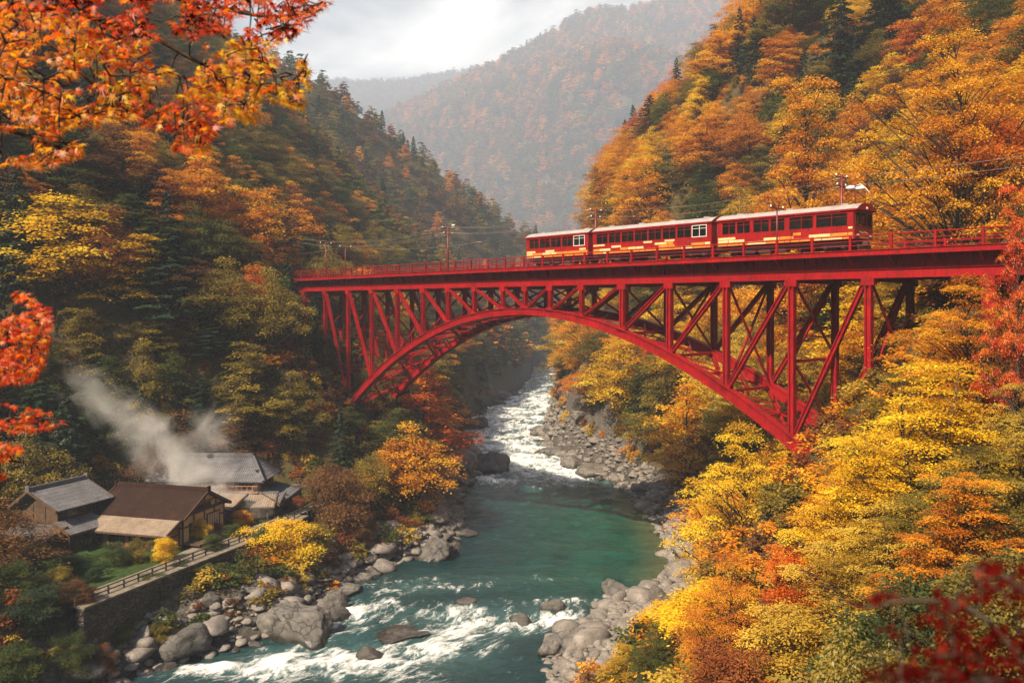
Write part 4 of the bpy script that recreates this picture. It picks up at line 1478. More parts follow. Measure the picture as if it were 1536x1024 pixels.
# undergrowth so that no bare soil shows between the trunks
rng = np.random.default_rng(9)
BUSH = [make_broadleaf('low bush', 61, 1.6, 2.4, 520, .22, 14, low=.05, stems=3, flat=.6), make_broadleaf('low bush', 62, 1.2, 2.6, 520, .2, 14, low=.05, stems=3, flat=.6)]
ux = rng.uniform(-160, 150, 60000); uy = rng.uniform(24, 260, 60000)
uz = terrain(ux, uy)
udl, udr = Lx(uy) - ux, ux - Rx(uy)
ud = np.maximum(udl, udr)
udw = Wx(uy) - ux
ut = (uy > 66) & (uy < 106) & (udw > -.5) & (udw < np.interp(uy, [60, 85, 100, 108], [29, 25, 19, 9])) & (udl > 0)
ubar = (udr > 0) & (uy > 58) & (uy < 95) & (udr < 11.5)
upx, upy = proj(ux, uy, uz)
keep = (ud > 2.9 + 2.5 * fbm(ux / 8, uy / 8, 44, 2)) & ~ut & ~ubar & (upx > -60) & (upx < 1600) & (upy < 1100) & (rng.uniform(0, 1, 60000) < np.clip(75 / uy, .12, .75)) & (np.hypot(ux, uy) > 30)
uc = ['olive', 'rust', 'brown', 'green', 'golden', 'straw']
P, S, T, I = [], [], [], []
for x, y, z in zip(ux[keep], uy[keep], uz[keep]):
    rnd = random.Random(int(x * 77 + y * 991))
    left = x < Lx(y)
    c = rnd.choices(uc, [22, 14, 22, 26, 8, 8] if left else [26, 10, 10, 8, 26, 20])[0]
    s = rnd.uniform(.6, 1.5)
    P.append((x, y, z - .15)); S.append((s, s, s * rnd.uniform(.7, 1.2))); T.append((0, 0, rnd.uniform(0, 6.28))); I.append(uc.index(c) * 2 + rnd.randrange(2))
stuff_instances('undergrowth', P, S, T, I, [(BUSH[k % 2][1], LEAF[c]) for c in uc for k in range(2)], 'low bushes and ferns covering the wooded banks')
print('individual trees', len(INDIV), 'near rest', len(near_rest), 'far', len(far_rest) + len(mt), 'undergrowth', len(P))
# ------------------------------------------------------------------ the hot spring houses
def tile_mat(name, c1, c2, c3, sc=3.6):
    m, n, out = newmat(name)
    p = nd(n, 'ShaderNodeBsdfPrincipled', Roughness=.7)
    p.inputs['Specular IOR Level'].default_value = .15
    f = noise_tex(n, .9, 7, .65)
    g = noise_tex(n, 5, 6, .7)
    c = ramp(n, f, [(.3, c1), (.55, c2), (.78, c3)])
    c = mixc(n, .35, c, ramp(n, g, [(.3, c1), (.7, c3)]))
    tc = n.nodes.new('ShaderNodeTexCoord')
    wv = nd(n, 'ShaderNodeTexWave', Scale=1.25, Distortion=1.6)          # rows of tiles, a little uneven
    wv.inputs['Detail Scale'].default_value = 2.0
    n.links.new(tc.outputs['Object'], wv.inputs['Vector'])
    c = mixc(n, 1.0, c, ramp(n, wv.outputs['Fac'], [(.15, (.70, .68, .66)), (.6, (1.06, 1.05, 1.04))]), 'MULTIPLY')
    n.links.new(c, p.inputs['Base Color'])
    n.links.new(bump(n, g, .4, .04), p.inputs['Normal'])
    n.links.new(p.outputs[0], out.inputs['Surface'])
    return m
GREYT = tile_mat('grey roof tiles', (.07, .07, .082), (.135, .135, .15), (.24, .235, .245))
BROWNT = tile_mat('brown shingles', (.012, .007, .006), (.034, .016, .012), (.08, .038, .024))
PALET = tile_mat('pale weathered tin roof', (.15, .11, .08), (.30, .235, .18), (.44, .36, .28))
PLAST = plain('ochre plaster', (.50, .34, .17), (.66, .48, .28), 1.6, .9, bmp=.2)
WOOD = plain('dark house timber', (.035, .02, .012), (.10, .055, .03), 3, .8, bmp=.3)
REDW = plain('reddish timber wall', (.22, .09, .04), (.38, .18, .08), 2.5, .8, bmp=.3)
PAPER = plain('paper screen', (.45, .36, .24), (.6, .5, .36), 4, .8, bmp=0)
DARKG = plain('dark window glass', (.012, .012, .013), (.03, .03, .028), 2, .08, bmp=0)
STONE = None

class House:
    def __init__(self, name, label, px, py, rz, base=TERR, group=None, cat='house'):
        p = onz(px, py, base)
        self.root = tag(empty(name, (p.x, p.y, base), R_(rz)), label, cat, group)
    def wall(self, x0, x1, y0, y1, z0, z1, mat, posts=1.6, name='wall'):
        mb = MB(); mb.box(((x0 + x1) / 2, (y0 + y1) / 2, (z0 + z1) / 2), (x1 - x0, y1 - y0, z1 - z0))
        w = mb.build(name, mat, self.root)
        mb = MB()
        for y in (y0, y1):
            k = max(1, round((x1 - x0) / posts))
            for i in range(k + 1):
                mb.box((x0 + (x1 - x0) * i / k, y + (.02 if y == y1 else -.02), (z0 + z1) / 2), (.15, .1, z1 - z0 - .01))
            for z in (z0 + .1, z1 - .12, z0 + (z1 - z0) * .62):
                mb.box(((x0 + x1) / 2, y + (.015 if y == y1 else -.015), z), (x1 - x0, .07, .13))
        for x in (x0, x1):
            k = max(1, round((y1 - y0) / posts))
            for i in range(k + 1):
                mb.box((x + (.02 if x == x1 else -.02), y0 + (y1 - y0) * i / k, (z0 + z1) / 2), (.1, .15, z1 - z0 - .012))
            for z in (z0 + .1, z1 - .12, z0 + (z1 - z0) * .62):
                mb.box((x + (.015 if x == x1 else -.015), (y0 + y1) / 2, z), (.07, y1 - y0, .13))
        mb.build('timber_frame', WOOD, self.root)
        return w
    def opening(self, face, a, b, z0, z1, pos, kind='window', lit=PAPER):
        """face 'x' or 'y': the wall plane at pos, opening from a to b"""
        s = 1 if pos > 0 else -1
        def bx(mb, c, w, z, h, dep, out):
            if face == 'y': mb.box((c, pos + s * out, z), (w, dep, h))
            else: mb.box((pos + s * out, c, z), (dep, w, h))
        mb = MB(); bx(mb, (a + b) / 2, b - a, (z0 + z1) / 2, z1 - z0, .06, .045)
        w = mb.build(kind, DARKG if kind == 'window' else lit, self.root)
        mb = MB()
        for z in (z0, z1): bx(mb, (a + b) / 2, b - a + .12, z, .1, .1, .06)
        for c in (a, b): bx(mb, c, .1, (z0 + z1) / 2, z1 - z0, .1, .062)
        k = max(2, round((b - a) / .45))
        for i in range(1, k): bx(mb, a + (b - a) * i / k, .04, (z0 + z1) / 2, z1 - z0 - .1, .04, .08)
        bx(mb, (a + b) / 2, b - a - .1, z0 + (z1 - z0) * .5, .04, .038, .08)
        mb.build('window_frame' if kind == 'window' else 'door_frame', WOOD, w)
    def slab(self, mbs, e0, e1, r0, r1, th=.16):
        """roof plane from eave e0-e1 up to ridge r0-r1, with tile ribs"""
        e0, e1, r0, r1 = map(Vector, (e0, e1, r0, r1))
        nrm = (e1 - e0).cross(r0 - e0).normalized()
        if nrm.z < 0: nrm = -nrm
        d = nrm * -th
        mbs.poly([e0, e1, r1, r0, e0 + d, e1 + d, r1 + d, r0 + d],
                 [(0, 1, 2, 3), (7, 6, 5, 4), (0, 4, 5, 1), (1, 5, 6, 2), (2, 6, 7, 3), (3, 7, 4, 0)])
        Ls = (e1 - e0).length
        k = max(2, int(Ls / .26))
        for i in range(k + 1):
            a = i / k
            p = e0.lerp(e1, a); q = r0.lerp(r1, a)
            mbs.beam(p + nrm * .01, q + nrm * .01, .06, .06, nrm)
        # courses
        for j in range(1, 7):
            b = j / 7
            mbs.beam(e0.lerp(r0, b) + nrm * .006, e1.lerp(r1, b) + nrm * .006, .05, .045, nrm)
    def gable(self, x0, x1, y0, y1, z, rise, ov, mat, ridge_at=.5, hip=0.0, gmat=None, ridge_mat=None, name='roof', slope_drop=0):
        """ridge along x; overhang ov; hip: how far the ridge stops short of the end on the +x side"""
        ym = y0 + (y1 - y0) * ridge_at
        k0, k1 = rise / max(ym - y0, .01), rise / max(y1 - ym, .01)
        mb = MB()
        xa, xb = x0 - ov, x1 + ov
        zr = z + rise + .12
        ra, rb = (xa, ym, zr), (xb - hip, ym, zr)
        ef = y0 - ov
        eb = y1 + ov
        zf, zb2 = z + .12 - ov * k0, z + .12 - ov * k1
        self.slab(mb, (xa, ef, zf), (xb, ef, zf), ra, rb)
        self.slab(mb, (xb, eb, zb2), (xa, eb, zb2), rb, ra)
        if hip:
            self.slab(mb, (xb, ef, zf), (xb, eb, zb2), (rb[0], ym - .05, zr), (rb[0], ym + .05, zr))
        rf = mb.build(name, mat, self.root)
        mb = MB()
        mb.beam((xa - .05, ym, zr + .12), (rb[0] + .05, ym, zr + .12), .34, .3)
        mb.beam((xa - .1, ym, zr + .3), (rb[0] + .1, ym, zr + .3), .22, .12)
        for x in ((xa, rb[0]) if not hip else (xa,)):
            mb.box((x, ym, zr + .22), (.16, .5, .56))
        if hip:
            for yy, zz in ((ef, zf), (eb, zb2)):
                mb.beam(Vector((rb[0], ym, zr + .1)), Vector((xb, yy, zz + .1)), .26, .2)
        mb.build('ridge', ridge_mat or mat, rf)
        mb = MB()
        for x in ((xa - .02, xb + .02) if not hip else (xa - .02,)):
            for yy, zz in ((ef, zf), (eb, zb2)):
                mb.beam((x, yy, zz - .02), (x, ym, zr - .02), .09, .26, (0, 0, 1))
        mb.build('barge_board', WOOD, rf)
        # gable ends
        for x, s in ((x0 + .03, -1), (x1 - .03, 1)):
            if s > 0 and hip: continue
            mb = MB()
            mb.poly([(x - .06, y0, z), (x - .06, y1, z), (x - .06, ym, z + rise), (x + .06, y0, z), (x + .06, y1, z), (x + .06, ym, z + rise)],
                    [(0, 2, 1), (3, 4, 5), (0, 1, 4, 3), (1, 2, 5, 4), (2, 0, 3, 5)])
            g = mb.build('gable_wall', gmat or PLAST, self.root)
        mb = MB()
        if not hip:
            for dy in (-.28, 0, .28):
                yy = ym + dy * (y1 - y0)
                mb.box((x1 + .06, yy, z + rise * (.5 - abs(dy)) * .98), (.1, .12, rise * (1 - 2 * abs(dy)) * .98))
            mb.box((x1 + .062, ym, z + .08), (.1, y1 - y0, .16))
            mb.box((x1 + .061, ym, z + rise * .45), (.09, (y1 - y0) * .5, .12))
            mb.build('gable_timber', WOOD, g)
        return rf
    def lean(self, e0, e1, r0, r1, mat, name='lower_roof'):
        mb = MB(); self.slab(mb, e0, e1, r0, r1, .14)
        rf = mb.build(name, mat, self.root)
        mb = MB()
        e0, e1, r0, r1 = map(Vector, (e0, e1, r0, r1))
        mb.beam(e0 + Vector((0, 0, -.12)), e1 + Vector((0, 0, -.12)), .12, .14)
        for p, q in ((e0, r0), (e1, r1)): mb.beam(p + Vector((0, 0, .05)), q + Vector((0, 0, .05)), .14, .2)
        mb.build('fascia', WOOD, rf)
        return rf
    def posts(self, pts, z0, z1, mat=WOOD):
        for x, y in pts:
            mb = MB(); mb.box((x, y, (z0 + z1) / 2), (.16, .16, z1 - z0)); mb.build('post', mat, self.root)

# main house: brown upper roof, pale skirt roof, ochre gable facing the river
h = House('hot_spring_inn', 'ochre walled inn with brown gabled roof and pale lower roof beside the garden', 238, 803, -15)
h.wall(-5.0, 5.0, -2.9, 4.0, 0, 2.95, PLAST)
h.wall(-5.4, 4.6, -4.6, -2.95, 0, 2.0, REDW)
h.gable(-5.0, 5.0, -2.9, 4.0, 2.95, 1.75, .55, BROWNT)
h.lean((-6.1, -5.6, 1.75), (5.2, -5.6, 1.75), (-6.1, -3.35, 2.72), (5.2, -3.35, 2.72), PALET)
h.opening('x', -1.9, .1, .5, 2.0, 5.0)
h.opening('x', 1.0, 3.1, .15, 2.3, 5.0, 'sliding_door')
h.opening('x', -1.0, 1.5, 2.95, 3.55, 5.0)
for a in (-4.6, -2.2, .2, 2.4): h.opening('y', a, a + 1.7, .35, 1.5, -4.6)
h.lean((5.15, 4.6, 2.2), (5.15, 1.6, 2.2), (4.98, 4.6, 2.3), (4.98, 1.6, 2.3), PALET) if False else None
mb = MB(); mb.box((6.1, 0, .35), (2.0, 6.4, .12)); mb.build('porch_floor', WOOD, h.root)
h.posts([(7.0, -3.0), (7.0, 0), (7.0, 3.0)], 0, .3)
# storehouse on the picture edge
h = House('storehouse', 'two storey storehouse with square grey roof behind the rust red tree', 92, 812, 68)
h.wall(-2.6, 2.6, -2.6, 2.4, 0, 4.3, WOOD)
h.gable(-2.6, 2.6, -2.6, 2.4, 4.3, 1.3, .8, GREYT, ridge_at=.62, gmat=WOOD)
h.lean((-3.4, -5.0, 2.0), (3.6, -5.0, 2.0), (-3.4, -2.65, 2.9), (3.6, -2.65, 2.9), GREYT)
h.wall(-2.8, 2.9, -4.4, -2.7, 0, 2.05, WOOD)
h.lean((-5.0, 2.6, 1.8), (-5.0, -4.0, 1.8), (-2.65, 2.6, 2.5), (-2.65, -4.0, 2.5), GREYT)
h.wall(-4.5, -2.7, -3.6, 2.2, 0, 1.8, WOOD)
h.opening('y', -1.6, .2, 3.1, 3.9, -2.6); h.opening('y', .8, 2.2, 3.1, 3.9, -2.6)
h.opening('y', -2.2, -.2, .4, 1.6, -4.4); h.opening('y', .5, 2.4, .4, 1.6, -4.4)
# long back house
h = House('guest_house', 'long two storey guest house with grey hipped roof and lit timber gallery', 330, 762, -2)
h.wall(-6.5, 5.4, -2.6, 2.6, 0, 4.3, REDW)
h.gable(-6.5, 5.4, -2.6, 2.6, 4.3, 1.7, .9, GREYT, hip=2.4, gmat=REDW)
for a in (-5.6, -3.4, -1.2, 1.0, 3.0): h.opening('y', a, a + 1.7, 2.9, 3.9, -2.6, 'sliding_door' if a in (1.0, -1.2) else 'window', PAPER)
h.opening('x', -1.8, 1.6, 2.9, 3.9, 5.4)
mb = MB(); mb.box((-.5, -3.0, 2.62), (12.2, .9, .14))
for x in np.arange(-6.4, 5.6, .6): mb.box((x, -3.4, 3.0), (.06, .06, .62))
mb.box((-.5, -3.4, 3.34), (12.2, .09, .08)); mb.build('gallery', REDW, h.root)
h.lean((2.2, -5.0, 1.7), (8.6, -5.0, 1.7), (2.2, -2.7, 2.5), (8.6, -2.7, 2.5), GREYT)
h.lean((8.6, 3.2, 1.7), (8.6, -5.0, 1.7), (5.5, 2.8, 2.55), (5.5, -2.8, 2.55), GREYT)
h.wall(2.8, 7.8, -4.3, -2.7, 0, 1.75, WOOD); h.wall(5.5, 7.8, -2.6, 2.2, 0, 1.75, WOOD)
for a in (3.2, 5.4): h.opening('y', a, a + 1.6, .4, 1.5, -4.3)
h.opening('x', -3.8, -1.2, .4, 1.5, 7.8); h.opening('x', -.6, 1.8, .4, 1.5, 7.8)
# entrance wing in front of it
h = House('bath_house', 'low bath house with pale tin roof and dark posts between inn and guest house', 372, 775, 8)
h.wall(-3.0, 2.2, -1.2, 2.2, 0, 1.85, REDW)
h.lean((-3.8, -2.3, 1.6), (3.2, -2.3, 1.6), (-3.8, .6, 2.45), (3.2, .6, 2.45), PALET, 'roof')
h.lean((3.2, 3.4, 1.65), (-3.8, 3.4, 1.65), (3.2, .6, 2.45), (-3.8, .6, 2.45), PALET, 'roof')
mb = MB(); mb.beam((-3.9, .6, 2.53), (3.3, .6, 2.53), .3, .24); mb.build('ridge', GREYT, h.root)
h.posts([(-3.2, -1.9), (-1.4, -1.9), (.4, -1.9), (2.4, -1.9)], 0, 1.66)
h.opening('y', -2.6, -.8, .3, 1.5, -1.2); h.opening('y', -.4, 1.6, .1, 1.6, -1.2, 'sliding_door')
h = House('porch_shed', 'small open shed with pale sagging roof against the inn gable', 340, 783, -15)
h.lean((-1.6, -1.9, 1.9), (1.9, -1.9, 1.9), (-1.6, 1.2, 2.9), (1.9, 1.2, 2.9), PALET, 'roof')
h.posts([(-1.3, -1.6), (1.6, -1.6), (-1.3, 1.0), (1.6, 1.0)], 0, 2.05)
h.wall(-1.3, 1.6, .85, 1.05, 0, 2.2, REDW, name='back_wall')
h = House('woodshed', 'far low shed with grey lean-to roof beyond the guest house', 462, 742, 6)
h.wall(-1.8, 1.8, -1.2, 1.2, 0, 1.6, WOOD)
h.lean((-2.4, -2.0, 1.5), (2.4, -2.0, 1.5), (-2.4, 1.6, 2.3), (2.4, 1.6, 2.3), GREYT, 'roof')

# retaining wall, path and railing along the terrace edge
def stone_wall_mat():
    m, n, out = newmat('retaining wall masonry')
    p = nd(n, 'ShaderNodeBsdfPrincipled', Roughness=.92)
    tc = n.nodes.new('ShaderNodeTexCoord')
    mp = n.nodes.new('ShaderNodeMapping'); mp.inputs['Scale'].default_value = (1, 1, 1.6)
    n.links.new(tc.outputs['Object'], mp.inputs['Vector'])
    v = nd(n, 'ShaderNodeTexVoronoi', Scale=1.9); v.feature = 'DISTANCE_TO_EDGE'
    v2 = nd(n, 'ShaderNodeTexVoronoi', Scale=1.9)
    n.links.new(mp.outputs[0], v.inputs['Vector']); n.links.new(mp.outputs[0], v2.inputs['Vector'])
    joint = ramp(n, v.outputs['Distance'], [(.02, (0, 0, 0)), (.10, (1, 1, 1))])
    sp = n.nodes.new('ShaderNodeSeparateColor'); n.links.new(v2.outputs['Color'], sp.inputs[0])
    c = ramp(n, sp.outputs[0], [(0, (.045, .038, .03)), (.5, (.10, .082, .066)), (1, (.18, .15, .12))])
    c = mixc(n, .5, c, ramp(n, noise_tex(n, 1.3, 7, .7), [(.38, (.022, .028, .012)), (.7, (.14, .115, .09))]))
    c = mixc(n, joint, (.03, .026, .02), c)
    n.links.new(c, p.inputs['Base Color'])
    n.links.new(bump(n, joint, 1.0, .12), p.inputs['Normal'])
    n.links.new(p.outputs[0], out.inputs['Surface'])
    return m
edge = [(-38.0, 58.0), (-36.0, 63.0), (-33.9, 67), (-32.1, 71.5), (-30.4, 76), (-28.5, 80.6), (-26.7, 85), (-25.6, 88.6), (-24.4, 92), (-23.3, 96), (-22.0, 100), (-20.6, 104)]
edge = [Vector((x, y, 0)) for x, y in edge]
def strip(pts, o0, o1, z0, z1, mb):
    """closed band beside a line, between offsets o0..o1 and heights z0..z1"""
    nrm = []
    for i, p in enumerate(pts):
        d = (pts[min(i + 1, len(pts) - 1)] - pts[max(i - 1, 0)]).normalized()
        nrm.append(Vector((d.y, -d.x, 0)))         # towards the river
    P = []
    for p, q in zip(pts, nrm):
        for o, z in ((o0, z0), (o1, z0), (o1, z1), (o0, z1)):
            P.append((p.x + q.x * o, p.y + q.y * o, z if not isinstance(z, tuple) else z[0]))
    F = [(3, 2, 1, 0)]
    for i in range(len(pts) - 1):
        a, b = 4 * i, 4 * i + 4
        F += [(a, a + 1, b + 1, b), (a + 1, a + 2, b + 2, b + 1), (a + 2, a + 3, b + 3, b + 2), (a + 3, a, b, b + 3)]
    e = 4 * (len(pts) - 1)
    F.append((e, e + 1, e + 2, e + 3))
    mb.poly(P, F)
wl = edge[2:10]
root = tag(empty('retaining_wall', (0, 0, 0)), 'long mossy stone retaining wall holding up the garden above the rocks', 'wall')
mb = MB(); strip(wl, -.45, .35, -30.4, TERR + .02, mb)
mb.build('masonry', stone_wall_mat(), root)
COPE = plain('pale coping stone', (.09, .075, .055), (.22, .18, .135), 2.2, .9, bmp=.4)
mb = MB(); strip(wl, -2.5, .48, TERR + .03, TERR + .20, mb)
mb.build('coping', COPE, root)
FENCEM = plain('weathered fence timber', (.03, .022, .017), (.10, .075, .055), 4, .85)
root = tag(empty('garden_fence', (edge[2].x, edge[2].y, TERR)), 'low timber rail fence along the top of the stone wall', 'fence')
iv = Vector(root.location)
mb = MB()
fl_ = [p.copy() for p in edge[2:12]]
def edge_pts(pts, off, step):
    out_, acc = [], 0
    for a, b in zip(pts[:-1], pts[1:]):
        d = (b - a); L_ = d.length; q = Vector((d.y, -d.x, 0)).normalized() * off
        k = max(1, round(L_ / step))
        out_ += [a.lerp(b, i / k) + q for i in range(k)]
    out_.append(pts[-1])
    return out_
fp = edge_pts(fl_, -.55, 1.5)
for p in fp[::1]:
    mb = MB(); mb.box((p.x - iv.x, p.y - iv.y, .45), (.12, .12, .9)); mb.build('fence_post', FENCEM, root)
for z in (.5, .85):
    mb = MB()
    for a, b in zip(fp[:-1], fp[1:]):
        mb.beam((a.x - iv.x, a.y - iv.y, z), (b.x - iv.x, b.y - iv.y, z), .07, .09)
    mb.build('fence_rail', FENCEM, root)
# garden path
pth = [onz(a, b, TERR) for a, b in ((262, 838), (300, 818), (345, 800), (385, 790), (430, 776), (470, 760), (505, 748))]
mb = MB()
strip([Vector((p.x, p.y, 0)) for p in pth], -.5, .5, TERR - .06, TERR + .03, mb)
tag(mb.build('path', plain('trodden gravel path', (.13, .11, .085), (.26, .22, .17), 3, .95)), kind='structure')

# garden bushes and small trees: px, py of the foot on the terrace, width px, height px, colour, words
GB = [(60, 838, 46, 26, 'green', 'low green bush under the storehouse eaves'), (110, 862, 40, 30, 'dark green', 'dark clipped bush on the lawn before the storehouse'),
      (142, 872, 28, 22, 'dark green', 'small dark bush in the middle of the lawn'), (172, 848, 42, 34, 'green', 'round bush by the inn corner'),
      (205, 842, 46, 34, 'olive', 'olive bush before the inn skirt roof'), (246, 842, 46, 34, 'yellow', 'yellow bush glowing at the inn front corner'),
      (298, 812, 40, 34, 'yellow', 'yellow bush by the inn gable door'), (222, 868, 58, 36, 'green', 'wide green bush behind the fence below the inn'),
      (268, 850, 52, 30, 'dark green', 'dark green bush on the lawn near the path start'), (318, 826, 42, 24, 'green', 'green bush between path and fence'),
      (352, 806, 34, 20, 'green', 'low bush on the lawn before the porch shed'), (408, 792, 28, 28, 'yellow', 'small yellow tree before the bath house'),
      (362, 788, 36, 22, 'golden', 'golden bush at the bath house posts'), (445, 765, 26, 22, 'rust', 'reddish ball shaped bush on the upper lawn'),
      (432, 752, 22, 24, 'dark green', 'dark ball shaped bush beside the guest house corner'), (475, 752, 46, 46, 'green', 'green bush tree beside the far shed'),
      (30, 872, 70, 44, 'dark green', 'dark bush at the picture edge beside the lawn'), (85, 885, 60, 36, 'olive', 'olive bush where the wall begins'),
      (180, 890, 56, 26, 'green', 'green bush pressed against the fence'), (20, 905, 90, 60, 'green', 'large shaded bush below the storehouse at the picture edge'),
      (130, 815, 30, 30, 'green', 'bush squeezed between storehouse and inn'), (325, 800, 26, 18, 'rust', 'little rusty bush at the porch floor')]
for px, py, w, hh, c, lab in GB:
    p = onz(px, py, TERR)
    z = max(tz1(p.x, p.y), TERR - 4)
    W_, H_ = 1.1 * w / FP * p.y, 1.1 * hh / FP * p.y
    r = place_tree(SHRUB[px % 2], c, p.x, p.y, z - .1, H_, W_, px * .7, 'garden_shrub', 'shrub')
    r['label'] = lab
    r['group'] = 'shrubs of the inn garden'
# bushes on the rocky bank below the fence: px, py foot, distance
for px, py, Y, w, hh, c, lab in [(425, 842, 88, 130, 70, 'yellow', 'big yellow bush hanging over the end of the stone wall'), (395, 850, 86.5, 60, 50, 'green', 'green bush under the yellow one at the wall end'),
      (505, 820, 99, 120, 100, 'brown', 'brown bare bush on the bank past the fence'), (555, 800, 105, 90, 90, 'olive', 'olive bush on the steep bank past the brown bush'),
      (470, 850, 92, 80, 50, 'olive', 'olive bush among the rocks below the brown bush'), (540, 850, 98, 70, 50, 'brown', 'brown bush just above the river boulders'),
      (600, 790, 112, 80, 70, 'rust', 'rusty bush above the long bank of grey stones'), (60, 945, 66, 110, 60, 'dark green', 'dark bush on the rocks at the picture edge'),
      (110, 960, 68, 70, 40, 'brown', 'brown bush at the near end of the stone wall'), (20, 990, 62, 120, 60, 'green', 'shaded bush in the bottom corner of the rocks'),
      (108, 985, 65.6, 80, 62, 'green', 'green bush covering the near corner of the stone wall'), (150, 985, 67.0, 60, 40, 'brown', 'brown bush at the wall foot beside the near corner'),
      (235, 945, 72.0, 50, 26, 'olive', 'small olive bush clinging to the middle of the wall foot'),
      (300, 905, 79, 60, 24, 'olive', 'thin olive bush at the foot of the stone wall')]:
    x = (px - 768) / FP * Y
    z = tz1(x, Y)
    r = place_tree(SHRUB[px % 2], c, x, Y, z - .2, hh / FP * Y, w / FP * Y, px * .3, 'bank_shrub', 'shrub')
    r['label'] = lab

# steam from the springs: px, py centre, distance, radii in m
def steam_mat(name, dens, seed):
    m, n, out = newmat(name)
    tc = n.nodes.new('ShaderNodeTexCoord')
    ln = nd(n, 'ShaderNodeVectorMath', operation='LENGTH')
    n.links.new(tc.outputs['Object'], ln.inputs[0])
    fall = nd(n, 'ShaderNodeMapRange'); fall.interpolation_type = 'SMOOTHSTEP'
    fall.inputs['From Min'].default_value = 1.0; fall.inputs['From Max'].default_value = .0
    n.links.new(ln.outputs['Value'], fall.inputs['Value'])
    mp = n.nodes.new('ShaderNodeMapping'); mp.inputs['Location'].default_value = (seed * 3.1, seed * 1.7, 0)
    n.links.new(tc.outputs['Object'], mp.inputs['Vector'])
    nz = nd(n, 'ShaderNodeTexNoise', Scale=1.7, Detail=7, Roughness=.62, Distortion=.9)
    n.links.new(mp.outputs[0], nz.inputs['Vector'])
    a = nd(n, 'ShaderNodeMath', operation='MULTIPLY_ADD')      # the noise eats the puff from its edge inwards
    n.links.new(nz.outputs['Fac'], a.inputs[0]); a.inputs[1].default_value = 3.0; a.inputs[2].default_value = -1.95
    c2 = nd(n, 'ShaderNodeMath', operation='ADD')
    n.links.new(fall.outputs[0], c2.inputs[0]); n.links.new(a.outputs[0], c2.inputs[1])
    ns = nd(n, 'ShaderNodeMapRange'); ns.interpolation_type = 'SMOOTHSTEP'
    ns.inputs['From Min'].default_value = 0.0; ns.inputs['From Max'].default_value = .75
    n.links.new(c2.outputs[0], ns.inputs['Value'])
    b0 = nd(n, 'ShaderNodeMath', operation='MULTIPLY'); b = nd(n, 'ShaderNodeMath', operation='MULTIPLY')
    n.links.new(ns.outputs[0], b0.inputs[0]); n.links.new(fall.outputs[0], b0.inputs[1])
    n.links.new(b0.outputs[0], b.inputs[0]); b.inputs[1].default_value = dens
    v = n.nodes.new('ShaderNodeVolumePrincipled')
    v.inputs['Color'].default_value = (.98, .96, .94, 1)
    n.links.new(b.outputs[0], v.inputs['Density'])
    n.links.new(v.outputs[0], out.inputs['Volume'])
    return m
def blob(name, loc, rad, rot, mat):
    bm = bmesh.new(); bmesh.ops.create_icosphere(bm, subdivisions=3, radius=1.0)
    me = bpy.data.meshes.new(name); bm.to_mesh(me); bm.free()
    me.materials.append(mat)
    o = link(name, me); o.location = loc; o.scale = rad; o.rotation_euler = rot
    return o
for k, (px, py, Y, rad, rot, dn) in enumerate([(338, 748, 94, (3.4, 2.8, 3.2), (0, .2, 0), .8), (300, 718, 95, (4.2, 3.0, 3.6), (0, -.6, 0), .6), (258, 690, 96, (4.6, 3.2, 4.6), (0, -.3, 0), .75),
        (226, 655, 96.5, (4.8, 3.2, 4.0), (0, .6, 0), .6), (180, 625, 97, (5.2, 3.2, 3.2), (0, .7, 0), .36), (138, 590, 98, (5.6, 3.2, 3.0), (0, .7, 0), .24), (318, 650, 97, (3.6, 2.8, 3.6), (0, -.5, 0), .4), (385, 758, 95, (3.2, 2.4, 1.8), (0, 0, 0), .4)]):
    tag(blob('steam', at(px, py, Y), tuple(1.65 * a for a in rad), rot, steam_mat('steam', dn * .58, k + 1)), kind='stuff')
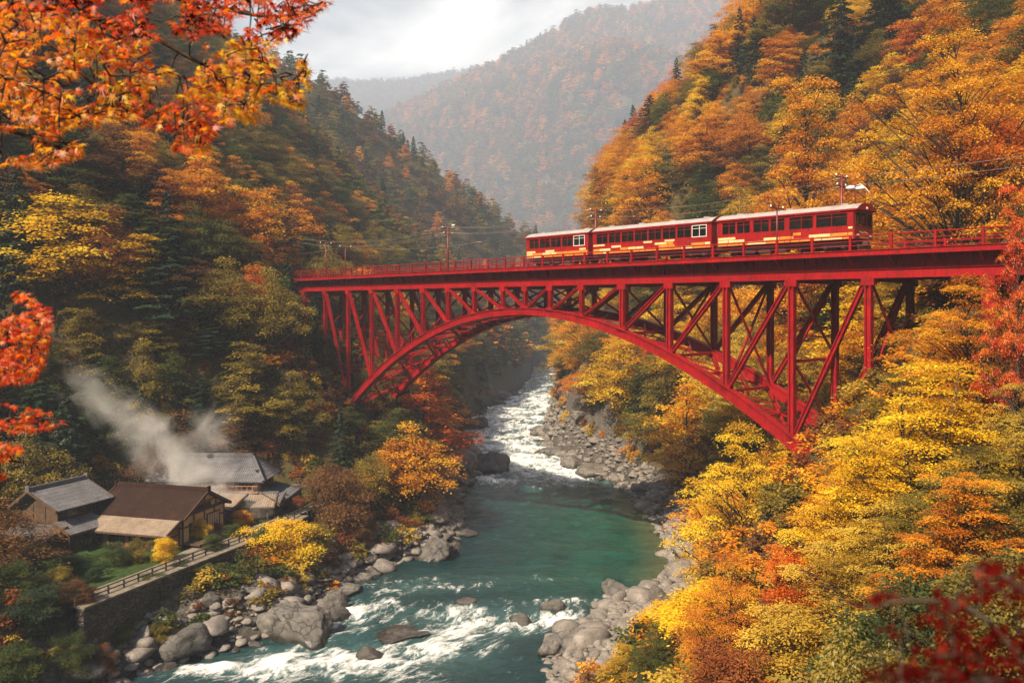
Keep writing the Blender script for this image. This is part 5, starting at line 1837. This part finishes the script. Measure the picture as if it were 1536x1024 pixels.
# ------------------------------------------------------------------ rocks
def rock_mat(name, c1, c2, c3):
    m, n, out = newmat(name)
    p = nd(n, 'ShaderNodeBsdfPrincipled', Roughness=.85)
    oi = n.nodes.new('ShaderNodeObjectInfo')
    f = noise_tex(n, 1.3, 8, .68, dist=.6)
    g = noise_tex(n, 7, 6, .7)
    c = ramp(n, f, [(.28, c1), (.5, c2), (.74, c3)])
    c = mixc(n, .4, c, ramp(n, g, [(.3, c1), (.75, c3)]))
    tc_ = n.nodes.new('ShaderNodeTexCoord')
    wv = nd(n, 'ShaderNodeTexNoise', Scale=1.6, Detail=4)
    n.links.new(tc_.outputs['Object'], wv.inputs['Vector'])
    va = nd(n, 'ShaderNodeVectorMath', operation='ADD')
    n.links.new(tc_.outputs['Object'], va.inputs[0]); n.links.new(wv.outputs['Color'], va.inputs[1])
    vo = nd(n, 'ShaderNodeTexVoronoi', Scale=1.5); vo.feature = 'DISTANCE_TO_EDGE'
    n.links.new(va.outputs[0], vo.inputs['Vector'])
    crack = ramp(n, vo.outputs['Distance'], [(.004, (.28, .27, .25)), (.05, (1, 1, 1))])
    c = mixc(n, 1.0, c, crack, 'MULTIPLY')
    hv = nd(n, 'ShaderNodeHueSaturation')
    mr = nd(n, 'ShaderNodeMapRange'); mr.inputs['To Min'].default_value = .65; mr.inputs['To Max'].default_value = 1.25
    n.links.new(oi.outputs['Random'], mr.inputs['Value']); n.links.new(mr.outputs[0], hv.inputs['Value'])
    n.links.new(c, hv.inputs['Color'])
    # wet foot: darker and shinier just over the water
    geo_ = n.nodes.new('ShaderNodeNewGeometry'); sp = n.nodes.new('ShaderNodeSeparateXYZ')
    n.links.new(geo_.outputs['Position'], sp.inputs[0])
    wt_ = nd(n, 'ShaderNodeMapRange'); wt_.inputs['From Min'].default_value = WATER + .75; wt_.inputs['From Max'].default_value = WATER + .25
    n.links.new(sp.outputs[2], wt_.inputs['Value'])
    col_ = mixc(n, wt_.outputs[0], hv.outputs['Color'], mixc(n, 1.0, hv.outputs['Color'], (.34, .32, .30), 'MULTIPLY'))
    n.links.new(col_, p.inputs['Base Color'])
    rg = nd(n, 'ShaderNodeMapRange'); rg.inputs['To Min'].default_value = .85; rg.inputs['To Max'].default_value = .3
    n.links.new(wt_.outputs[0], rg.inputs['Value']); n.links.new(rg.outputs[0], p.inputs['Roughness'])
    n.links.new(bump(n, g, .7, .12), p.inputs['Normal'])
    n.links.new(p.outputs[0], out.inputs['Surface'])
    return m
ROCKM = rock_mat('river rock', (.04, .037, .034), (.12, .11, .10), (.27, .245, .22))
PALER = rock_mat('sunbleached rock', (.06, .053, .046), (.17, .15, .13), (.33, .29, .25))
DARKR = rock_mat('dark wet rock', (.045, .04, .036), (.10, .088, .078), (.2, .18, .16))  # darker tone of the river rock
def rock_arr(seed, sub=4, cuts=9, rough=.10):
    bm = bmesh.new(); bmesh.ops.create_icosphere(bm, subdivisions=sub, radius=1.0)
    V = np.array([v.co[:] for v in bm.verts]); F = np.array([[v.index for v in f.verts] for f in bm.faces]); bm.free()
    rng = np.random.default_rng(seed)
    N = unit(rng, cuts); dd = rng.uniform(.5, .88, cuts)
    for nn, d in zip(N, dd):                       # broken faces
        s = V @ nn
        V = V - nn * (np.maximum(s - d, 0) * .92)[:, None]
    sd = rng.uniform(0, 50)
    dis = np.array([mnoise.fractal(Vector(v) * 1.5 + Vector((sd, sd, 0)), .8, 2.1, 7) for v in V])
    V = V * (1 + rough * dis)[:, None]
    V[:, 2] = np.where(V[:, 2] < -.35, -.35 + (V[:, 2] + .35) * .5, V[:, 2])
    return V, F
ROCKS = []
for k in range(9):
    V, F = rock_arr(100 + k, 4, 14, .17)
    ROCKS.append(mesh_np('boulder shape', V, F, ROCKM, smooth=False))
BIGR = []
for k in range(4):
    V, F = rock_arr(130 + k, 5, 16, .2)
    BIGR.append(mesh_np('boulder shape', V, F, ROCKM, smooth=False))
def rock(x, y, z, sx, sy, sz, rz, mat, me, tilt=0.0):
    o = link('boulder', me)
    o.location = (x, y, z); o.scale = (sx, sy, sz); o.rotation_euler = (tilt, tilt * .6, rz)
    o.material_slots[0].link = 'OBJECT'; o.material_slots[0].material = mat
    o['category'] = 'rock'
    return o
# boulders one can point at: px, py of the foot line, width px, height px, material, label
BL = [(428, 962, 118, 62, ROCKM, 'biggest rounded boulder beside the white rapids, below the yellow bush'),
      (653, 840, 76, 36, ROCKM, 'big grey boulder on the stony shore opposite the emerald pool'),
      (340, 950, 52, 46, ROCKM, 'upright boulder between the stone wall and the biggest boulder'),
      (296, 962, 66, 58, DARKR, 'dark cracked boulder at the foot of the stone wall'),
      (200, 1008, 54, 28, ROCKM, 'round boulder at the water below the near wall end'),
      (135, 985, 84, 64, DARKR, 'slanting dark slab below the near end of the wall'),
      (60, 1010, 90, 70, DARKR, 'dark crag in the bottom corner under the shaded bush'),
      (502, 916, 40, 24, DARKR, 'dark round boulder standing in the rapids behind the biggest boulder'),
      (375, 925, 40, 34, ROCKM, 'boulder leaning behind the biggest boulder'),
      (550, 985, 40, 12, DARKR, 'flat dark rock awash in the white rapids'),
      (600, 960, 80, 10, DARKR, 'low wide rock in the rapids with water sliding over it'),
      (733, 708, 58, 28, ROCKM, 'grey boulder splitting the upper rapids'),
      (690, 672, 44, 22, ROCKM, 'smaller boulder on the bank above the upper rapids boulder'),
      (862, 978, 84, 34, ROCKM, 'large rounded boulder at the point of the gravel bar'),
      (822, 982, 36, 22, ROCKM, 'smaller boulder leaning on the large rounded boulder at the bar point'),
      (926, 892, 50, 20, ROCKM, 'boulder standing in shallow water off the gravel bar'),
      (833, 918, 38, 16, DARKR, 'dark rock in midstream above the large rounded bar boulder'),
      (782, 934, 40, 14, DARKR, 'wet brown rock in midstream beside the white tongue'),
      (988, 905, 44, 22, PALER, 'pale flat stone on the bar under the yellow bush'),
      (880, 1010, 50, 20, PALER, 'pale stone at the bottom edge of the gravel bar'),
      (965, 1000, 60, 28, PALER, 'pale boulder beside the rusty bush on the gravel bar'),
      (1100, 868, 40, 24, PALER, 'pale boulder at the pool edge under the orange bush'),
      (1060, 862, 36, 18, PALER, 'flat pale stone beside the pool edge boulder'),
      (700, 905, 34, 8, DARKR, 'flat rock just breaking the surface in midstream'),
      (560, 862, 30, 10, DARKR, 'dark stone near the shore above the small rapids'),
      (720, 640, 30, 14, ROCKM, 'stone in the white water far up the river'),
      (900, 700, 56, 28, PALER, 'pale ledge rock on the sunny shore above the pool'),
      (850, 680, 50, 26, PALER, 'pale ledge rock on the sunny shore beside the upper rapids')]
rg_ = random.Random(3)
RP = []
for i, (px, py, w, hh, mt_, lab) in enumerate(BL):
    p = onz(px, py, WATER + .1)
    z = max(tz1(p.x, p.y), WATER - .6)
    if tz1(p.x, p.y) > WATER + .5:
        for _ in range(6):                        # foot on the bank instead of the water
            z = tz1(p.x, p.y); p = onz(px, py, z)
    W_, H_ = w / FP * p.y, hh / FP * p.y
    if hh < 15: H_ *= 1.0
    y = p.y + W_ * .3
    z = min(p.z, max(tz1(p.x, y), WATER))
    r = rock(p.x, y, z + H_ * .12, W_ * (.46 if mt_ is PALER else .56), W_ * .46, H_ * .98, rg_.uniform(-.6, .6), mt_, BIGR[i % 4] if w > 70 else ROCKS[i % 9], rg_.uniform(-.12, .12))
    r['label'] = lab
    RP.append((p.x, y, W_ * .5))
# the rest of the boulders along both shores
rr = random.Random(8)
cnt = 0
SEC = {}
tries = 0
while cnt < 225 and tries < 20000:
    tries += 1
    left = rr.random() < .52
    Y = rr.choice((rr.uniform(66, 105), rr.uniform(66, 130), rr.uniform(100, 210), rr.uniform(130, 290)))
    d = rr.uniform(-.9, 1) ** 1
    if left:
        width = 3.2 if not (66 < Y < 104) else 6.0
        x = float(Lx(Y)) - (d * width if d > 0 else d * 1.2)
        if d > 0 and x < float(Wx(Y)) + 1.0 and Y < 106: continue
    else:
        width = 4.5 if not (64 < Y < 92) else 12
        x = float(Rx(Y)) + (d * width if d > 0 else d * 1.6)
    if any(math.hypot(x - a, Y - b) < c for a, b, c in RP): continue
    s = min(2.4, .5 * math.exp(abs(rr.gauss(0, .62)))) * (1.0 if Y < 110 else 1.35 if Y < 180 else 1.7)
    if not left and 64 < Y < 135: s *= .36
    z = max(tz1(x, Y), WATER - .15)
    px, py = proj(x, Y, z)
    if not (-20 < px < 1556) or py > 1040: continue
    RP.append((x, Y, s * .8))
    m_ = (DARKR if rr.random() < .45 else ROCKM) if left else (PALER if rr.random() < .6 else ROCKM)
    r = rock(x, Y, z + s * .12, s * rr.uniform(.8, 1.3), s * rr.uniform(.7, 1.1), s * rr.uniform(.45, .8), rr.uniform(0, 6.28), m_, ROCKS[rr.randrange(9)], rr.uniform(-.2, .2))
    if left:
        sec = 'below the stone wall' if Y < 88 else 'on the stony shore across from the pool' if Y < 135 else 'beside the upper rapids under the shaded spur'
        tone = {DARKR: 'dark wet', ROCKM: 'grey'}[m_]
    else:
        sec = 'on the gravel bar' if Y < 92 else 'along the sunny edge of the pool' if Y < 145 else 'on the sunny shore of the upper rapids'
        tone = {PALER: 'pale', ROCKM: 'grey'}[m_]
    size = 'large' if s > 1.25 else 'small' if s < .75 else 'middle sized'
    r['label'] = f'{size} {tone} boulder {sec}'
    r['group'] = f'{size} {tone} boulders {sec}'
    cnt += 1
# stones and pebbles nobody could count
V8, F8 = [], []
for k in range(6):
    V, F = rock_arr(160 + k, 2, 5, .1); V8.append(V); F8.append(F)
pv, pf, pt, off = [], [], [], 0
rng = np.random.default_rng(4)
def pebble(x, y, s, big=False):
    global off
    z = tz1(x, y)
    if z < WATER - .35: return
    k = rng.integers(6)
    a = rng.uniform(0, 6.28); ca, sa = math.cos(a), math.sin(a)
    V = V8[k] * np.array([s * rng.uniform(.8, 1.5), s, s * rng.uniform(.4, .75)])
    V = np.stack([V[:, 0] * ca - V[:, 1] * sa, V[:, 0] * sa + V[:, 1] * ca, V[:, 2]], 1) + np.array([x, y, z + s * .12])
    pv.append(V); pf.append(F8[k] + off); off += len(V)
for _ in range(5200):
    Y = rng.uniform(64, 93); w = 11.5
    pebble(float(Rx(Y)) + rng.uniform(-1.4, w), Y, .11 * math.exp(abs(rng.normal(0, .72))))
for _ in range(2600):
    Y = rng.uniform(90, 200); pebble(float(Rx(Y)) + rng.uniform(-.9, 3.6), Y, .2 * math.exp(abs(rng.normal(0, .7))))
for _ in range(3600):
    Y = rng.uniform(66, 200)
    pebble(float(Lx(Y)) - rng.uniform(-.9, 3.4 if Y > 104 else 5.5), Y, .2 * math.exp(abs(rng.normal(0, .75))))
def pebble_mat():
    m, n, out = newmat('river stones')
    p = nd(n, 'ShaderNodeBsdfPrincipled', Roughness=.85)
    f = noise_tex(n, 1.1, 3, .5); g = noise_tex(n, 6, 6, .7)
    c = mixc(n, .5, ramp(n, f, [(.3, (.045, .04, .034)), (.5, (.14, .12, .105)), (.7, (.30, .26, .225))]), ramp(n, g, [(.3, (.06, .055, .05)), (.7, (.33, .29, .26))]))
    n.links.new(c, p.inputs['Base Color'])
    n.links.new(bump(n, g, .5, .05), p.inputs['Normal'])
    n.links.new(p.outputs[0], out.inputs['Surface'])
    return m
tag(link('gravel', mesh_np('gravel', np.concatenate(pv), np.concatenate(pf), pebble_mat(), smooth=False)), kind='stuff')
# ------------------------------------------------------------------ maples close to the camera
def palmate(P, N, D, size, rng):
    """five and seven pointed maple leaves"""
    lob = np.array([(-112, .42), (-88, .20), (-66, .78), (-44, .26), (-26, .92), (-12, .32), (0, 1.12), (12, .32), (26, .92), (44, .26), (66, .78), (88, .20), (112, .42), (180, .06)])
    a = np.radians(lob[:, 0]); r = lob[:, 1]
    pat = np.stack([np.cos(a) * r, np.sin(a) * r], 1)
    D = D - N * np.sum(D * N, 1, keepdims=True)
    D /= np.linalg.norm(D, axis=1, keepdims=True) + 1e-9
    S = np.cross(N, D)
    n, k = len(P), len(pat)
    sz = (size * rng.uniform(.6, 1.15, n))[:, None, None]
    nar = rng.uniform(.6, .9, n)[:, None, None]
    bend = (pat[:, 0] ** 2 + pat[:, 1] ** 2)[None, :, None] * rng.uniform(.05, .4, n)[:, None, None]
    V = P[:, None, :] + sz * (D[:, None, :] * pat[None, :, 0:1] + S[:, None, :] * pat[None, :, 1:2] * nar - N[:, None, :] * bend)
    V = np.concatenate([P[:, None, :], V], 1).reshape(-1, 3)
    b = (np.arange(n) * (k + 1))[:, None, None]
    tri = np.array([[0, 1 + i, 1 + (i + 1) % k] for i in range(k)])[None]
    return V, (b + tri).reshape(-1, 3), k
def px_to(px, py, d):
    return np.array([(px - 768) / FP * d, d, (HZ - py) / FP * d])
def spray(parent, name, poly, d0, d1, count, size, cmap, seed, droop=.55, twig=True, base=None, clump=True):
    """leaves hung on twigs inside an outline; poly gives rows (px, top, bottom)"""
    rng = np.random.default_rng(seed)
    poly = np.array(poly, float)
    wgt = np.maximum(poly[:, 2] - poly[:, 1], 0)
    P, T = [], []
    tries = 0
    cen = []
    while len(P) < count and tries < count * 60:
        tries += 1
        px = rng.uniform(poly[0, 0], poly[-1, 0])
        t, b = np.interp(px, poly[:, 0], poly[:, 1]), np.interp(px, poly[:, 0], poly[:, 2])
        py = rng.uniform(poly[:, 1].min(), poly[:, 2].max())
        if not (t < py < b): continue
        if clump:                                  # gaps between the tiers of leaves
            g = float(fbm(np.array([px / 62 + seed]), np.array([py / 26 + px * .011]), seed, 3)[0])
            if g < -.13: continue
        P.append(px_to(px, py, rng.uniform(d0, d1))); T.append(cmap(px, py, rng))
    P = np.array(P); T = np.array(T); n = len(P)
    N = unit(rng, n) * .75 + np.array([0, -.55, .75])
    N /= np.linalg.norm(N, axis=1, keepdims=True)
    D = unit(rng, n) * .9 + np.array([.55, 0, -droop])
    V, F, k = palmate(P, N, D, size, rng)
    for j, c in enumerate(sorted(set(T))):
        m_ = T == c
        fm = np.repeat(m_, k)
        vm = np.repeat(m_, k + 1)
        idx = np.cumsum(vm) - 1
        tint = np.repeat(np.clip(rng.normal(.5, .2, m_.sum()), 0, 1), k)
        me = mesh_np(name, V[vm], idx[F[fm]], MLEAF[c], {'tint': ('FACE', tint)})
        link(name, me, parent)
    return P
def twigs(parent, name, lines, r, P=None, seed=1, reach=.7):
    rnd = random.Random(seed)
    mb = MB()
    nodes = []
    for pts in lines:
        q = [Vector(px_to(*p)) for p in pts]
        sm = []
        for i in range(len(q) - 1):
            for s in range(5):
                t = s / 5
                p0, p1, p2, p3 = q[max(i - 1, 0)], q[i], q[i + 1], q[min(i + 2, len(q) - 1)]
                sm.append(.5 * ((2 * p1) + (p2 - p0) * t + (2 * p0 - 5 * p1 + 4 * p2 - p3) * t * t + (3 * p1 - p0 - 3 * p2 + p3) * t ** 3))
        sm.append(q[-1])
        mb.tube(sm, [r * (1 - .85 * i / (len(sm) - 1)) + .002 for i in range(len(sm))], 6)
        nodes += sm
    if P is not None:
        cells = {}
        for p in P:
            cells.setdefault(tuple((np.asarray(p) / (reach * .28)).astype(int)), []).append(p)
        cen = sorted((Vector(np.mean(c, 0)) for c in cells.values()), key=lambda v: min((a - v).length for a in nodes))
        net = list(nodes)
        for v in cen:                              # each tuft hangs on the nearest twig already there
            b = min(net, key=lambda a: (a - v).length)
            L_ = (b - v).length
            if .02 < L_ < reach:
                m_ = b.lerp(v, .5) + Vector((rnd.uniform(-.06, .06), rnd.uniform(-.06, .06), .10)) * L_
                k_ = r / .022
                mb.tube([b, m_, v], [.0065 * k_, .005 * k_, .003 * k_], 4, cap=False)
                net += [m_, v]
    return mb.build(name, BARK, parent, True)

# the big maple whose branches hang into the top corner; its trunk stands on the knoll outside the frame
mt_root = tag(empty('maple_tree', (-6.6, 4.6, tz1(-6.6, 4.6))), 'orange and red maple with star leaved branches hanging into the top corner', 'tree')
def rel(o):
    o.matrix_parent_inverse = Matrix.Translation(-mt_root.location) if o.parent is mt_root else Matrix()
poly = [(-40, -60, 300), (0, -60, 246), (60, -60, 252), (120, -60, 236), (150, -60, 176), (200, -60, 176), (225, -60, 205), (262, -60, 226), (305, -60, 232),
        (326, -60, 195), (352, -60, 178), (380, -60, 186), (392, -60, 150), (430, -60, 158), (456, -60, 165), (466, -60, 60), (490, -60, 26), (500, -60, 4)]
def cm(px, py, rng):
    v = rng.uniform()
    if py < 58 - 40 * (px < 130): return 'red' if v < .42 else 'crimson' if v < .64 else 'orange'
    if px < 110: return 'golden' if v < .35 else 'orange' if v < .75 else 'amber'
    if px > 330: return 'yellow' if v < .4 else 'golden' if v < .7 else 'orange'
    if py > 150 and px > 200: return 'orange' if v < .6 else 'red' if v < .8 else 'golden'
    return 'orange' if v < .44 else 'golden' if v < .80 else 'yellow' if v < .92 else 'red'
Pm = spray(mt_root, 'foliage', poly, 4.6, 6.4, 5600, .062, cm, 2)
lines = [[(-420, -60, 5.0), (-60, -10, 5.3), (0, 16, 5.4), (82, 71, 5.5), (153, 137, 5.6), (230, 182, 5.7), (300, 205, 5.8)],
         [(-60, -10, 5.3), (60, 12, 5.5), (120, 22, 5.6), (220, 52, 5.8), (300, 95, 5.9), (380, 128, 6.0), (455, 158, 6.0)],
         [(60, 12, 5.5), (200, -10, 5.4), (300, 5, 5.4), (400, 25, 5.4), (485, 15, 5.5)],
         [(-420, -60, 5.0), (-200, 120, 5.2), (0, 190, 5.3), (70, 215, 5.3), (120, 228, 5.3)],
         [(-200, 120, 5.2), (-60, 120, 5.1), (20, 118, 5.0), (90, 150, 5.0)]]
twigs(mt_root, 'branch', lines, .022, Pm, 3)
mb = MB()
b0 = Vector(mt_root.location)
s0 = Vector(px_to(-420, -60, 5.0))
mb.tube([b0 + Vector((0, 0, -.6)), b0 + Vector((.1, .1, 2.5)), b0.lerp(s0, .6) + Vector((-.6, 0, 1.0)), s0], [.24, .19, .12, .03], 10)
mb.tube([b0 + Vector((.1, .1, 2.5)), b0 + Vector((-.6, .4, 6.0)), b0 + Vector((-1.2, .2, 9.0))], [.16, .1, .03], 8)
mb.build('trunk', BARK, mt_root, True)
# red sprays along the side of the frame belong to a lower maple
lm = tag(empty('maple_tree', (-7.2, 6.3, tz1(-7.2, 6.3))), 'scarlet maple with three leaf sprays reaching in over the grey storehouse', 'tree')
def cmr(px, py, rng):
    v = rng.uniform()
    return 'red' if v < .62 else 'orange' if v < .95 else 'golden'
P1 = spray(lm, 'foliage', [(-60, 400, 570), (0, 425, 575), (30, 440, 572), (60, 455, 568), (76, 462, 500), (80, 470, 480)], 5.6, 6.6, 950, .056, cmr, 5, clump=True)
P2 = spray(lm, 'foliage', [(-60, 590, 655), (0, 602, 650), (50, 612, 646), (96, 622, 634)], 5.8, 6.4, 330, .054, cmr, 6, clump=True)
P3 = spray(lm, 'foliage', [(-60, 650, 725), (0, 662, 716), (40, 676, 706), (62, 690, 700)], 5.8, 6.4, 330, .054, cmr, 7, clump=True)
twigs(lm, 'branch', [[(-420, 500, 6.2), (-60, 490, 6.1), (10, 500, 6.1), (76, 488, 6.1)], [(-420, 500, 6.2), (-60, 630, 6.1), (20, 626, 6.1), (95, 628, 6.1)],
                     [(-420, 500, 6.2), (-120, 660, 6.1), (0, 688, 6.1), (60, 696, 6.1)]], .016, np.concatenate([P1, P2, P3]), 4)
mb = MB()
b0 = Vector(lm.location); s0 = Vector(px_to(-420, 500, 6.2))
mb.tube([b0 + Vector((0, 0, -.6)), b0.lerp(s0, .5) + Vector((-.3, 0, .4)), s0, s0 + Vector((-.4, .3, 2.4))], [.16, .13, .05, .02], 8)
mb.build('trunk', BARK, lm, True)
# dark red bush right in front of the lens, out of focus
rb = tag(empty('maple_shrub', (.95, 1.25, tz1(.95, 1.25))), 'blurred dark red maple shrub filling the bottom corner in front', 'shrub')
def cmd(px, py, rng):
    v = rng.uniform()
    return 'crimson' if v < .95 else 'red'
P4 = spray(rb, 'foliage', [(1280, 900, 922), (1340, 882, 960), (1400, 866, 1000), (1436, 838, 1060), (1480, 846, 1080), (1540, 850, 1090), (1640, 850, 1100)], 1.05, 1.6, 760, .020, cmd, 8, droop=.1)
P5 = spray(rb, 'foliage', [(1290, 1000, 1060), (1400, 985, 1080), (1540, 985, 1100)], 1.0, 1.4, 220, .020, cmd, 9, droop=.1)
twigs(rb, 'branch', [[(1620, 1400, 1.5), (1560, 1060, 1.55), (1480, 930, 1.6), (1390, 900, 1.65), (1290, 912, 1.7)],
                     [(1620, 1400, 1.5), (1600, 1000, 1.5), (1530, 880, 1.5), (1450, 850, 1.6)],
                     [(1620, 1400, 1.5), (1500, 1060, 1.4), (1400, 1010, 1.4), (1310, 1015, 1.4)]], .006, np.concatenate([P4, P5]), 5, .3)
for root in (mt_root, lm, rb):
    for o in root.children:
        o.matrix_parent_inverse = Matrix.Translation(-root.location)
# ------------------------------------------------------------------ haze in the valley
mb = MB()
hx0, hx1, hy0, hy1, hz0, hz1 = -3300, 3300, -400, 3900, WATER - 8, 1050
mb.box(((hx0 + hx1) / 2, (hy0 + hy1) / 2, (hz0 + hz1) / 2), (hx1 - hx0, hy1 - hy0, hz1 - hz0))
m, n, out = newmat('valley haze')
v = n.nodes.new('ShaderNodeVolumePrincipled')
v.inputs['Color'].default_value = (.70, .82, 1.0, 1)
v.inputs['Density'].default_value = 0.00034
v.inputs['Anisotropy'].default_value = 0.0
n.links.new(v.outputs[0], out.inputs['Volume'])
tag(mb.build('haze', m), kind='stuff')
